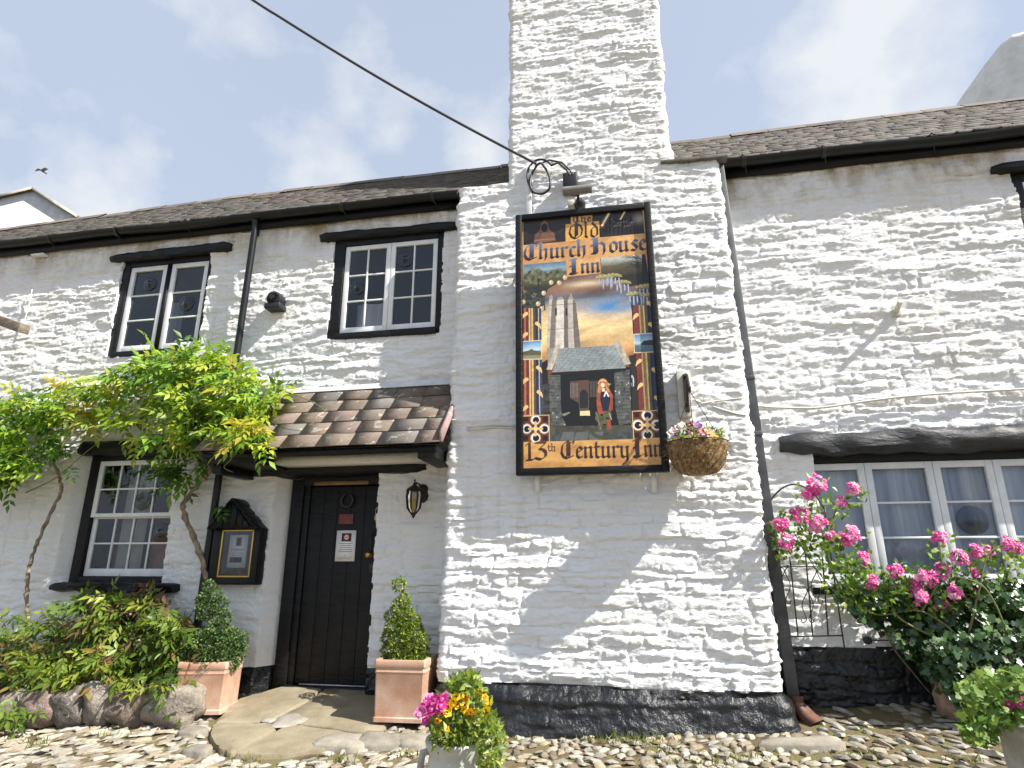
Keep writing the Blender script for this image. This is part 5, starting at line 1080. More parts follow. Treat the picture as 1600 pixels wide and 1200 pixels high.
# a bird far off over the left gable
p = at(66, 267, 9); mb = MB(); 
mb.lathe([(.0005, -.14), (.02, -.1), (.035, 0), (.025, .1), (.03, .15), (.0005, .19)], p, 10, axis='y'); 
for s_ in (-1, 1): mb.add([p+(s_*.02, -.06, .02), p+(s_*.02, .06, .02), p+(s_*.16, .05, .07), p+(s_*.30, -.02, .0), p+(s_*.15, -.06, .075)], [(0, 1, 2, 4), (4, 2, 3)])
tag(mb.build('bird', simple('bird_feathers', (.10, .10, .11), None, .8), None, False, tuple(p)), 'small dark bird in flight over the pale gable at upper left', 'bird')
# ------------------------------------------------------------ cobbles and flagstones
rs = np.random.default_rng(21)
def cobbles():
    seg, ring = 8, 3; T = []
    for r_ in range(ring):
        ph = [0, .55, 1.1][r_]; 
        for j in range(seg): a = 2*math.pi*j/seg; c, s = math.cos(a), math.sin(a); q = (abs(c)**3+abs(s)**3)**(-1/3); T.append((c*q*math.cos(ph)**.6, s*q*math.cos(ph)**.6, math.sin(ph)))
    T.append((0, 0, 1.02)); T = np.array(T)
    TF = [(r_*seg+j, r_*seg+(j+1) % seg, (r_+1)*seg+(j+1) % seg, (r_+1)*seg+j) for r_ in range(ring-1) for j in range(seg)]
    TF = np.array(TF+[((ring-1)*seg+j, (ring-1)*seg+(j+1) % seg, len(T)-1, len(T)-1) for j in range(seg)])
    pos = []; 
    def field(x0, x1, y0, y1, lu, lv, ang):
        c, s = math.cos(ang), math.sin(ang); n = int((x1-x0+y1-y0)/lv)+4
        for i in range(-n, n):
            u = rs.uniform(-.1, 0)-(x1-x0+y1-y0)
            while u < (x1-x0+y1-y0):
                l = lu*rs.uniform(.55, 1.45); wv = lv*rs.uniform(.8, 1.15)
                px, py = (x0+x1)/2+c*(u+l/2)-s*i*lv, (y0+y1)/2+s*(u+l/2)+c*i*lv
                u += l*1.08; 
                if rs.random() < (.06 if x0 < -2 else .16): continue
                if x0 <= px < x1 and y0 <= py < y1: pos.append((px, py, l/2*.93, wv/2*.87, ang+rs.normal(0, .12)))
    field(-9.0, -3.6, -3.4, -.5, .17, .046, R(60)); field(-3.6, -1.5, -3.4, -.5, .13, .045, R(52)); field(-1.5, 1.2, -3.4, -.50, .085, .065, R(30)); field(1.2, 6.0, -3.4, -.02, .14, .06, R(-52))
    pos2 = []
    for p in pos:
        if in_step(p[0], p[1], .03): continue
        pos2.append(p)
    N = len(pos2); Pm = np.array(pos2)
    k = len(T); jit = 1+rs.normal(0, .16, (N, k, 3))
    hgt = rs.uniform(.010, .026, N)
    X = T[None]*jit*np.stack([Pm[:, 2], Pm[:, 3], hgt], -1)[:, None, :]
    tilt = rs.normal(0, .12, (N, 2)); X[..., 2] += X[..., 0]*tilt[:, :1]+X[..., 1]*tilt[:, 1:]
    c, s = np.cos(Pm[:, 4])[:, None], np.sin(Pm[:, 4])[:, None]
    wx = Pm[:, 0][:, None]+X[..., 0]*c-X[..., 1]*s; wy = Pm[:, 1][:, None]+X[..., 0]*s+X[..., 1]*c
    wz = ground_z(Pm[:, 0], Pm[:, 1])[:, None]-.012+X[..., 2]
    V = np.stack([wx, wy, wz], -1).reshape(-1, 3)
    base = np.array([(.34, .31, .245), (.28, .26, .215), (.39, .355, .285), (.21, .17, .12), (.29, .235, .165), (.35, .33, .285)])
    cc = base[rs.integers(0, 6, N)]*rs.uniform(.75, 1.15, (N, 1))
    q = TF[:(ring-1)*seg]; t3 = TF[(ring-1)*seg:, :3]
    off = (np.arange(N)*k)[:, None, None]
    mb = MB(); mb.arr(V, (q[None]+off).reshape(-1, 4), np.repeat(cc, len(q), 0)); mb.n = 0
    mb.f += (t3[None]+off).reshape(-1, 3).tolist(); mb.m += [0]*(N*len(t3)); mb.c += [tuple(c_) for c_ in np.repeat(cc, len(t3), 0)]
    o = mb.build('cobbles', M['cobble'], None, 42); tag(o, 'pale cobbles set on edge in slanting rows with moss between', 'cobbles', kind='stuff')
SC = at(470, 1078, 0); 
def in_step(x, y, m=0): return ((x+2.66)/(.80+m))**2+((y+.08)/(1.16+m))**2 < 1 and y < .12
cobbles()
st = empty('doorstep', (-2.8, -.4, float(ground_z(-2.8, -.4))), 'half round doorstep of worn brown flagstones in front of the black door', 'doorstep')
def step_z(x, y): return ground_z(x, y)+.018+.06*np.clip((y+.6)/.7, 0, 1)**1.3
def flag(poly):
    """a worn slab with an uneven outline; poly in (x,y)"""
    P = []; n = len(poly)
    for i in range(n):
        a, b_ = np.array(poly[i]), np.array(poly[(i+1) % n])
        for t_ in np.linspace(0, 1, 7)[:-1]: P.append(a+(b_-a)*t_+rs.normal(0, .006, 2))
    P = np.array(P); c = P.mean(0); k = len(P); mb = MB(); V = []
    for f_, dz in ((1, -.10), (1, -.012), (.975, .0), (.6, .006), (.2, .007)):
        Q = c+(P-c)*f_; V += [(x, y, step_z(x, y)+dz+.004*fbm(np.array([x*6]), np.array([y*6]), 3, 3)[0]) for x, y in Q]
    mb.add(V, [(i*k+j, i*k+(j+1) % k, (i+1)*k+(j+1) % k, (i+1)*k+j) for i in range(4) for j in range(k)]+[tuple(4*k+j for j in range(k))]); mb.build('flagstone', M['flag'], st, 50)
arc = lambda a, f=1.0: (-2.66+.80*f*math.cos(a), -.08+1.16*f*math.sin(a))
flag([(-3.22, .07), arc(R(186)), arc(R(198)), arc(R(212)), (-2.95, -.62), (-2.82, -.20), (-2.81, .07)])
flag([(-2.79, .07), (-2.80, -.20), (-2.90, -.60), (-2.55, -.64), arc(R(326)), arc(R(340)), arc(R(352)), (-2.3, .07)])
flag([arc(R(214)), arc(R(225)), arc(R(245)), arc(R(258)), (-2.76, -.65), (-2.93, -.65)])
flag([(-2.73, -.66), arc(R(261)), arc(R(285)), arc(R(305)), arc(R(324)), (-2.54, -.67)])
def inset(px, py, rx, ry, seed):
    q = on_ground_step(px, py); k = 18; V = []
    for f_, dz in ((1, .002), (.93, .0095), (.4, .0115)):
        for j in range(k):
            a = 2*math.pi*j/k; e = 1+.14*math.sin(3*a+seed)+.08*math.sin(5*a); x, y = q[0]+rx*f_*e*math.cos(a), q[1]+ry*f_*e*math.sin(a); V.append((x, y, step_z(x, y)+dz))
    mb = MB(); mb.add(V, [(i*k+j, i*k+(j+1) % k, (i+1)*k+(j+1) % k, (i+1)*k+j) for i in range(2) for j in range(k)]+[tuple(2*k+j for j in range(k))], (.30, .28, .24)); mb.build('inset_stone', M['rubble2'], st, True)
def on_ground_step(px, py):
    z0 = .25
    for it in range(6):
        d = _f+(px-800)/FPX*_r-(py-600)/FPX*_u; q = _c+(z0-_c[2])/d[2]*d; z0 = step_z(q[0], q[1])
    return q
M['rubble2'] = colmat('slab_stone', .8, .004, 40, .2, 12)
inset(452, 1127, .13, .14, 1); inset(420, 1126, .06, .05, 4)
# rows of bigger edging slabs to the right of the step
def slab(px, py, rx, ry, label, seed):
    z0 = .2; q = np.array([0, 0, 0.])
    for it in range(4):
        d = _f+(px-800)/FPX*_r-(py-600)/FPX*_u; q = _c+(z0-_c[2])/d[2]*d; z0 = ground_z(q[0], q[1])
    k = 22; r2 = np.random.default_rng(seed); V = []; ph = r2.uniform(0, 6)
    for f_, dz in ((1, -.06), (1.0, .02), (.9, .035), (.5, .042), (.1, .043)):
        for j in range(k):
            a = 2*math.pi*j/k; c, s = math.cos(a), math.sin(a); e = (abs(c)**3.2+abs(s)**3.2)**(-1/3.2)*(1+.10*math.sin(3*a+ph)+.05*math.sin(5*a+2*ph)); x, y = q[0]+rx*c*e*f_, q[1]+ry*s*e*f_; V.append((x, y, ground_z(x, y)+dz+.006*fbm(np.array([x*9]), np.array([y*9]), seed, 3)[0]))
    mb = MB(); col = np.array([.24, .215, .175])*r2.uniform(.85, 1.25); mb.add(V, [(i*k+j, i*k+(j+1) % k, (i+1)*k+(j+1) % k, (i+1)*k+j) for i in range(4) for j in range(k)]+[tuple(4*k+j for j in range(k))], tuple(col))
    o = mb.build('paving_slab', M['rubble2'], None, 60, (q[0], q[1], float(z0))); tag(o, label, 'paving slab', 'flat slabs set among the cobbles')
M['rubble2'] = colmat('slab_stone', .8, .004, 40, .2, 12)
slab(533, 1163, .20, .12, 'grey lumpy slab in the cobbles at the right front edge of the doorstep', 1); slab(595, 1160, .19, .12, 'pale flat slab below the right hand terracotta planter', 2)
slab(300, 1146, .11, .07, 'smooth grey oval slab at the left edge of the doorstep', 3); slab(645, 1160, .13, .11, 'cream slab between the right hand planter and the glazed pot', 4)
slab(1255, 1160, .26, .07, 'long pale slab under the right corner of the chimney breast', 5); slab(310, 1176, .10, .07, 'small pale slab below the grey oval slab by the doorstep', 6)
# moss and grass tufts along the plinth and among the cobbles
def leaf_batch(mb, P, D, N_, Ln, Wd, cols, fold=.12, droop=.12):
    """many small pointed leaves: base P, direction D, normal N_, lengths, widths, colours"""
    P, D, N_ = (np.asarray(q, float) for q in (P, D, N_)); n = len(P)
    D = D/np.linalg.norm(D, axis=1)[:, None]; S = np.cross(D, N_); S /= np.linalg.norm(S, axis=1)[:, None]+1e-9; U = np.cross(S, D)
    L_, W_ = np.asarray(Ln)[:, None], np.asarray(Wd)[:, None]
    v0 = P; v1 = P+D*L_*.42+S*W_*.5+U*W_*fold; v2 = P+D*L_-U*L_*droop; v3 = P+D*L_*.42-S*W_*.5+U*W_*fold; v4 = P+D*L_*.5-U*L_*droop*.2
    V = np.stack([v0, v1, v2, v3, v4], 1).reshape(-1, 3); o = (np.arange(n)*5)[:, None]
    F = np.stack([np.concatenate([o, o+1, o+2, o+4], 1), np.concatenate([o, o+4, o+2, o+3], 1)], 1).reshape(-1, 4)
    mb.arr(V, F, np.repeat(np.asarray(cols), 2, 0))
def rnd_dirs(n, up=0.3, out=0.3): 
    d = rs.normal(0, 1, (n, 3)); d /= np.linalg.norm(d, axis=1)[:, None]; d[:, 2] += up; d[:, 1] -= out; return d
def mixcol(n, cols, wts, var=.15):
    c = np.array(cols)[rs.choice(len(cols), n, p=np.array(wts)/sum(wts))]; return c*rs.uniform(1-var, 1+var, (n, 1))
mb = MB()
for cx, cy, n, sp in [(at(980, 1140, -.62)[0], -.64, 220, .16), (at(770, 1150, -.6)[0], -.6, 60, .1)]+[(rs.uniform(-7, 4.5), rs.uniform(-2.6, -.75), 26, .07) for _ in range(70)]:
    x, y = cx+rs.normal(0, sp, n), cy+rs.normal(0, sp*.35, n)
    ok = np.array([not in_step(a, b_, .0) for a, b_ in zip(x, y)]); x, y = x[ok], y[ok]; n = len(x)
    if n == 0: continue
    leaf_batch(mb, np.stack([x, y, ground_z(x, y)-.005], -1), np.c_[rs.normal(0, .5, (n, 2)), np.ones(n)], rs.normal(0, 1, (n, 3)), rs.uniform(.02, .075, n), rs.uniform(.004, .012, n), mixcol(n, [(.16, .2, .04), (.28, .27, .06), (.09, .13, .03)], [3, 2, 2]))
tag(mb.build('grass_tufts', M['leaf'], None), 'grass and moss tufts sprouting between the cobbles and along the plinth', 'grass', kind='stuff')

# ------------------------------------------------------------ planting helpers
def poly_pts(poly, n, y0, y1):
    """n points whose sight-line footprint lies inside a surveyed outline, spread through the depth y0..y1"""
    P = np.array(poly, float); out_ = []
    while len(out_) < n:
        q = rs.uniform(P.min(0), P.max(0), (n*2, 2)); m = np.zeros(len(q), bool)
        for i in range(len(P)):
            (x1, a), (x2, b_) = P[i], P[(i+1) % len(P)]
            if a == b_: continue
            c = ((a <= q[:, 1]) & (q[:, 1] < b_)) | ((b_ <= q[:, 1]) & (q[:, 1] < a)); m ^= c & (q[:, 0] < (x2-x1)*(q[:, 1]-a)/(b_-a)+x1)
        for p in q[m]:
            out_.append(at(p[0], p[1], rs.uniform(y0, y1)))
    return np.array(out_[:n])
def clumpy(pts, sc, thr, seed=5):
    v = fbm(pts[:, 0]*sc, pts[:, 2]*sc+pts[:, 1]*sc*.7, seed, 2); return pts[v > thr]
def pinnate(mb, pts, cols, Lr=(.17, .29), pairs=4, leaf=(.075, .12), droop=.5, out=.5, ratio=.40):
    n = len(pts); ang = rs.uniform(0, 2*math.pi, n)
    D = np.stack([np.cos(ang), -np.abs(rs.normal(out, .4, n)), np.sin(ang)*.5-droop*.3+rs.normal(0, .25, n)], -1); D /= np.linalg.norm(D, axis=1)[:, None]
    up = np.array([0, -.55, .85])+rs.normal(0, .35, (n, 3)); S = np.cross(D, up); S /= np.linalg.norm(S, axis=1)[:, None]; U = np.cross(S, D)
    Ln = rs.uniform(*Lr, n); PP, DD, NN, LL, WW, CC = [], [], [], [], [], []
    for k in range(pairs):
        t_ = (k+.6)/(pairs+.2)
        c = pts+D*(Ln*t_)[:, None]-np.array([0, 0, 1])*(droop*.35*Ln*t_**2)[:, None]
        for s in (-1, 1):
            PP.append(c); DD.append(D*.75+S*s*1.0-np.array([0, 0, .35])+rs.normal(0, .18, (n, 3))); NN.append(U+rs.normal(0, .25, (n, 3))); l = rs.uniform(*leaf, n)*(1-.25*abs(t_-.45)); LL.append(l); WW.append(l*ratio*rs.uniform(.85, 1.2, n)); CC.append(cols*rs.uniform(.9, 1.1, (n, 1)))
    PP.append(pts+D*(Ln*.98)[:, None]-np.array([0, 0, 1])*(droop*.35*Ln)[:, None]); DD.append(D-np.array([0, 0, .3])); NN.append(U); l = rs.uniform(*leaf, n)*1.1; LL.append(l); WW.append(l*ratio); CC.append(cols)
    leaf_batch(mb, np.concatenate(PP), np.concatenate(DD), np.concatenate(NN), np.concatenate(LL), np.concatenate(WW), np.concatenate(CC))
def spline(P, n=30):
    P = [np.array(p, float) for p in P]; O = []
    for i in range(len(P)-1):
        p0, p1, p2, p3 = P[max(i-1, 0)], P[i], P[i+1], P[min(i+2, len(P)-1)]
        for t_ in np.linspace(0, 1, max(4, n//(len(P)-1)), endpoint=(i == len(P)-2)): O.append(.5*((2*p1)+(-p0+p2)*t_+(2*p0-5*p1+4*p2-p3)*t_**2+(-p0+3*p1-3*p2+p3)*t_**3))
    return np.array(O)
GR = [(.16, .30, .03), (.25, .38, .045), (.085, .18, .022), (.40, .47, .06), (.04, .095, .018)]
# wisteria at left: thin pale trunk and a trailing mass of leaves
def wisteria(label, trunk, rad, masses, tendrils, base):
    w_ = empty('wisteria', tuple(base), label, 'climbing plant', 'wisteria trained over the left windows')
    tp = spline([at(*p) for p in trunk], 64); tp = tp+rs.normal(0, .004, tp.shape); mb = MB(); mb.tube(tp, np.linspace(rad[0], rad[1], len(tp))*(1+.16*np.sin(np.arange(len(tp))*1.3)+rs.normal(0, .08, len(tp))), 9); mb.build('trunk', M['bark'], w_, True)
    for t_ in tendrils: 
        mb = MB(); q = spline([at(*p) for p in t_], 26); mb.tube(q, np.linspace(.007, .0025, len(q)), 5); mb.build('tendril', M['twig'], w_, True)
    mb = MB()
    for poly, n, y0, y1, cw, kw in masses:
        n = int(n*1.25); p = poly_pts(poly, int(n*1.5), y0, y1); p = clumpy(p, 4.2, -.22, int(n))[:n]; pinnate(mb, p, mixcol(len(p), GR+[(.42, .36, .05)], cw), **kw)
    mb.build('foliage', M['leaf'], w_)
wisteria('wisteria with a thin pale curving trunk at the far left, yellow tipped leaves', [(48, 995, -.30), (42, 940, -.22), (45, 890, -.16), (62, 840, -.14), (85, 790, -.12), (97, 762, -.13), (90, 738, -.16), (80, 715, -.2)], (.019, .015),
    [([(-20, 625), (60, 610), (110, 640), (125, 680), (105, 735), (70, 745), (30, 720), (-20, 760)], 170, -.42, -.06, [4, 4, 4, 1.5, 2, .0], {}), ([(70, 625), (100, 590), (150, 582), (195, 600), (185, 640), (140, 655), (95, 670)], 75, -.40, -.08, [1, 3, 1, 5, .5, 5], {}), ([(-20, 700), (25, 690), (60, 725), (20, 760), (-20, 765)], 40, -.4, -.1, [3, 4, 3, 1, 2, 0], {})],
    [[(65, 720, -.2), (100, 690, -.3), (130, 640, -.35), (180, 600, -.35)], [(40, 770, -.1), (90, 745, -.3), (130, 710, -.32), (170, 680, -.3), (210, 655, -.3)]], at(48, 995, -.3))
wisteria('wisteria with a dark twisting trunk beside the menu case, bright leaf mass over the porch', [(322, 905, -.13), (318, 880, -.12), (305, 845, -.12), (288, 805, -.13), (288, 785, -.15), (305, 762, -.17), (325, 740, -.18), (338, 715, -.2), (345, 670, -.22), (335, 620, -.2)], (.027, .021),
    [([(165, 620), (200, 570), (270, 545), (330, 548), (390, 570), (440, 598), (445, 625), (425, 650), (400, 690), (370, 700), (355, 670), (330, 680), (300, 690), (250, 690), (200, 680), (175, 660)], 330, -.55, -.06, [4, 6, 3, 4.5, 1.5, .5], {}), ([(240, 545), (300, 540), (370, 560), (340, 600), (260, 600)], 90, -.5, -.1, [3, 6, 2, 5, 1, 0], {}), ([(235, 690), (330, 690), (330, 720), (295, 745), (250, 750)], 60, -.35, -.08, [2, 1, 5, 0, 5, 0], {}), ([(380, 590), (450, 590), (440, 640), (415, 690), (365, 705), (355, 690)], 70, -.72, -.4, [2, 6, 1, 6, 0, 2], {}), ([(320, 770), (345, 765), (340, 792), (322, 790)], 5, -.2, -.12, [1, 1, 4, 0, 1, 0], {})],
    [[(345, 690, -.25), (300, 700, -.3), (240, 690, -.3), (190, 700, -.25)], [(440, 610, -.4), (470, 620, -.5), (500, 635, -.55), (508, 645, -.5)], [(360, 690, -.66), (362, 715, -.7), (350, 730, -.68), (364, 738, -.66)]], at(322, 905, -.13))
# ------------------------------------------------------------ bed at lower left: stone edging and nandina
def rock(mb, c, r_, seed, col):
    r2 = np.random.default_rng(seed); seg, rg = 24, 16; V = []; R_ = np.array(r_)
    for i in range(rg+1):
        ph = -math.pi/2+math.pi*i/rg
        for j in range(seg):
            a = 2*math.pi*j/seg; d = np.array([math.cos(ph)*math.cos(a), math.cos(ph)*math.sin(a), math.sin(ph)]); q = (np.abs(d)**3.2).sum()**(-1/3.2)
            nz_ = 1+(.34*fbm(np.array([d[0]*1.6+seed*3]), np.array([d[2]*1.8+d[1]]), seed, 4, .6)[0]-.05*abs(fbm(np.array([d[0]*5+seed]), np.array([d[2]*4]), seed+5, 3)[0])); V.append(np.array(c)+d*q*R_*nz_)
    mb.add(V, [(i*seg+j, i*seg+(j+1) % seg, (i+1)*seg+(j+1) % seg, (i+1)*seg+j) for i in range(rg) for j in range(seg)], tuple(col))
x = at(-30, 1110, -.62)[0]; xe = at(278, 1110, -.55)[0]; i = 0; RC = [(.17, .13, .10), (.24, .205, .165), (.21, .15, .13), (.14, .12, .105), (.24, .21, .175)]
RW = ['broad brown', 'pale craggy', 'pinkish', 'dark grey', 'cream blotched']; used = []
cx_ = x
while cx_ < xe:
    wd_ = rs.uniform(.20, .44); h_ = rs.uniform(.13, .185); cz = ground_z(cx_+wd_/2, -.66)+h_*.78; mb = MB(); ci = i % 5
    rock(mb, (cx_+wd_/2, -.66+rs.normal(0, .02), cz), (wd_*.57, .13, h_), 40+i, np.array(RC[ci])*rs.uniform(.9, 1.1))
    xm_ = cx_+wd_/2; ordn = ['first', 'second', 'third', 'fourth', 'fifth', 'sixth', 'seventh', 'eighth', 'ninth', 'tenth', 'eleventh', 'twelfth', 'thirteenth'][i]
    tag(mb.build('edging_stone', M['rubble'], None, 60, (xm_, -.62, float(ground_z(xm_, -.6)))), f'{RW[ci]} stone, {ordn} from the left in the rough edging of the leafy bed', 'stone', 'rough stones edging the bed'); cx_ += wd_*.92; i += 1
mb = MB(); mb.box((-9, -.56, -.3), (xe-.05, -.02, .0)); V = mb.v[0]; V[4:, 2] = ground_z(V[4:, 0], -.3)+.24; tag(mb.build('bed_soil', M['soil'], None), kind='structure')
nd_ = empty('nandina_shrub', tuple(at(150, 1060, -.35)), 'big spreading shrub of pointed green and bronze leaves below the lower left window', 'shrub')
mb = MB()
for k in range(46):
    b_ = at(rs.uniform(20, 270), 1075, rs.uniform(-.5, -.15)); t_ = b_+(rs.normal(0, .3), rs.normal(-.08, .12), rs.uniform(.35, .75)); q = spline([b_, (b_+t_)/2+(0, 0, .12), t_], 10); mb.tube(q, np.linspace(.007, .003, len(q)), 5)
mb.build('stems', M['twig'], nd_, True)
BRZ = [(.12, .19, .025), (.20, .28, .035), (.07, .12, .02), (.30, .34, .05), (.20, .14, .05), (.16, .085, .04), (.30, .22, .06)]
mb = MB()
for poly, n, y0, y1, cw in (([(45, 1000), (90, 960), (150, 930), (220, 928), (270, 950), (295, 985), (300, 1040), (280, 1070), (180, 1076), (60, 1070), (0, 1072), (-20, 1010)], 560, -.58, -.1, [4, 4, 5, 2, 1, .7, .7]), ([(120, 950), (160, 925), (240, 925), (295, 960), (290, 1010), (200, 985), (130, 990)], 120, -.4, -.08, [2, 1, 4, 0, 2, 2.2, .7]), ([(40, 1025), (220, 1010), (270, 1045), (250, 1072), (120, 1072), (20, 1072)], 170, -.70, -.5, [4, 6, 2, 5, 1, .5, 2]), ([(-25, 960), (25, 945), (60, 985), (40, 1050), (-25, 1065)], 80, -.6, -.1, [4, 3, 4, 1, 0, 0, 0]), ([(-10, 1085), (40, 1085), (50, 1120), (0, 1130)], 14, -.95, -.8, [3, 5, 1, 4, 0, 0, 0]), ([(250, 1050), (290, 1050), (285, 1120), (262, 1110)], 22, -.75, -.6, [4, 3, 3, 2, 1, 0, 0])):
    p = poly_pts(poly, int(n*1.35), y0, y1); p = clumpy(p, 4.5, -.25, int(n)+3)[:n]; pinnate(mb, p, mixcol(len(p), BRZ, cw), (.09, .20), 3, (.06, .118), .45, .55, .36)
mb.build('foliage', M['leaf'], nd_)
mb = MB(); b_ = at(185, 1080, -.68); n = 60; leaf_batch(mb, b_+rs.normal(0, .03, (n, 3))*(1, .6, .3), np.c_[rs.normal(0, .55, n), rs.normal(-.15, .3, n), np.ones(n)*.8], rs.normal(0, 1, (n, 3)), rs.uniform(.07, .17, n), rs.uniform(.008, .014, n), mixcol(n, [(.30, .19, .08), (.4, .28, .12), (.2, .2, .05)], [3, 2, 1]))
tag(mb.build('withered_tuft', M['leaf'], None, False, tuple(b_)), 'tuft of withered straw coloured leaves on top of the stone edging', 'plant')

# ------------------------------------------------------------ terracotta planters with spiral box topiary
def planter(name, ctr, rz, w_, h_, label):
    z0 = float(ground_z(ctr[0], ctr[1]))+.02; p = empty(name, (ctr[0], ctr[1], z0), label, 'planter', 'square terracotta planters by the front door', rz)
    s = w_/2; prof = [(s*.96, 0), (s*.99, .004), (s*.99, .032), (s*.955, .04), (s*.975, h_-.105), (s*.985, h_-.10), (s*1.005, h_-.088), (s*.985, h_-.075), (s*.99, h_-.06), (s*1.025, h_-.05), (s*1.03, h_-.012), (s*1.01, h_), (s*.88, h_), (s*.86, h_-.06)]
    rotm = Matrix.Rotation(rz, 3, 'Z'); V = []
    for r_, h in prof:
        ch = .012
        for x, y in ((-r_, -r_+ch), (-r_+ch, -r_), (r_-ch, -r_), (r_, -r_+ch), (r_, r_-ch), (r_-ch, r_), (-r_+ch, r_), (-r_, r_-ch)): q = rotm @ Vector((x, y, h)); V.append((q.x+ctr[0], q.y+ctr[1], q.z+z0))
    k = 8; mb = MB(); mb.add(V, [(i*k+j, i*k+(j+1) % k, (i+1)*k+(j+1) % k, (i+1)*k+j) for i in range(len(prof)-1) for j in range(k)]+[tuple(range(k))[::-1]]); mb.build('body', M['terracotta'], p, 35)
    mb = MB(); mb.add(V[-k:], [tuple(range(k))]); mb.build('soil', M['soil'], p); return z0+h_
def topiary(base, top, lumps, y, label, dens, cols, wts):
    """box clipped to tiers: each lump (px, py, radius px) is a tight mound of small leaves round the stem"""
    t = empty('topiary', tuple(base), label, 'topiary', 'spiral box topiary either side of the door')
    ax = lambda f_: np.array(base)+(np.array(top)-np.array(base))*f_
    mb = MB(); q = np.array([ax(f_)+(.012*math.sin(f_*9), .012*math.cos(f_*7), 0) for f_ in np.linspace(-.06, .97, 14)]); mb.tube(q, np.linspace(.014, .005, 14), 7); mb.build('trunk', M['bark'], t, True)
    P, Nn = [], []; px_m = np.linalg.norm(at(601, 1000, y)-at(600, 1000, y))
    for i, (px, py, rp, dy) in enumerate(lumps):
        r0 = rp*px_m; c = at(px, py, y+dy*px_m); n = int(dens*r0*r0)+60; d = rs.normal(0, 1, (n, 3)); d /= np.linalg.norm(d, axis=1)[:, None]
        nz_ = fbm(d[:, 0]*2.6+i*5, d[:, 2]*2.6+d[:, 1]*2, 6, 3); P.append(c+d*(r0*(1.06+.26*nz_)*(1-np.abs(rs.normal(0, .13, n))))[:, None]); Nn.append(d+(0, 0, .3))
    P, Nn = np.concatenate(P), np.concatenate(Nn); n = len(P); D = Nn+rs.normal(0, .6, P.shape); mb = MB(); leaf_batch(mb, P, D, rs.normal(0, .8, P.shape)+(0, -.2, 1), rs.uniform(.016, .032, n), rs.uniform(.011, .018, n), mixcol(n, cols, wts, .22), .1, .05); mb.build('foliage', M['box'], t)
BXD = [(.075, .13, .045), (.11, .18, .055), (.16, .24, .075), (.04, .075, .025)]
BXL = [(.15, .22, .035), (.24, .31, .05), (.085, .14, .022), (.34, .37, .08)]
def on_ground(px, py):
    z0 = .2
    for it in range(6):
        d = _f+(px-800)/FPX*_r-(py-600)/FPX*_u; q = _c+(z0-_c[2])/d[2]*d; z0 = ground_z(q[0], q[1])+.02
    return q
e1 = on_ground(334, 1123); c1 = e1+np.array([-.22, .20, 0]); t1 = planter('terracotta_planter', c1, R(14), .40, .40, 'terracotta planter left of the door with a sunlit right face, by the stone edging')
e2 = on_ground(657, 1136); c2 = e2+np.array([-.20, .20, 0]); t2 = planter('terracotta_planter', c2, R(3), .41, .45, 'terracotta planter right of the door beside the chimney breast')
y1 = c1[1]; y2 = c2[1]
topiary((c1[0], c1[1], t1-.03), at(327, 908, y1), [(326, 916, 8, 0), (333, 930, 12, 3), (319, 937, 11, -4), (342, 946, 12, 5), (322, 954, 13, -3), (338, 962, 12, 4), (352, 966, 9, -3), (291, 1002, 13, 2), (374, 1002, 12, 2), (318, 1000, 17, 4), (340, 990, 18, -8), (358, 996, 14, 6), (300, 1006, 16, -4), (286, 1016, 12, 4), (328, 1008, 22, -10), (354, 1012, 18, -4), (369, 1008, 11, 2), (308, 1024, 20, -6), (292, 1030, 14, 2), (334, 1028, 22, -12), (358, 1028, 17, -6), (373, 1024, 9, 4), (330, 1010, 26, 16)], y1, 'dense dark green spiral box topiary in the left planter', 80000, BXD, [4, 5, 3, 2])
topiary((c2[0], c2[1], t2-.03), at(625, 906, y2), [(624, 914, 9, 0), (632, 937, 8, 2), (622, 948, 9, -3), (634, 954, 10, 4), (612, 963, 9, 3), (628, 966, 12, -2), (643, 970, 11, 2), (616, 980, 11, -4), (634, 984, 14, -2), (650, 984, 10, 6), (606, 996, 9, 4), (624, 1000, 15, -4), (644, 1002, 16, -3), (660, 1000, 9, -2), (606, 1016, 9, 2), (622, 1020, 13, -6), (642, 1020, 14, -2), (658, 1018, 10, 2), (610, 1036, 13, -2), (630, 1038, 18, -8), (650, 1036, 15, 0), (666, 1034, 8, 2), (628, 1044, 18, 8)], y2, 'lighter yellow green spiral box topiary with a small ball on top, in the right planter', 80000, BXL, [4, 5, 3, 2])

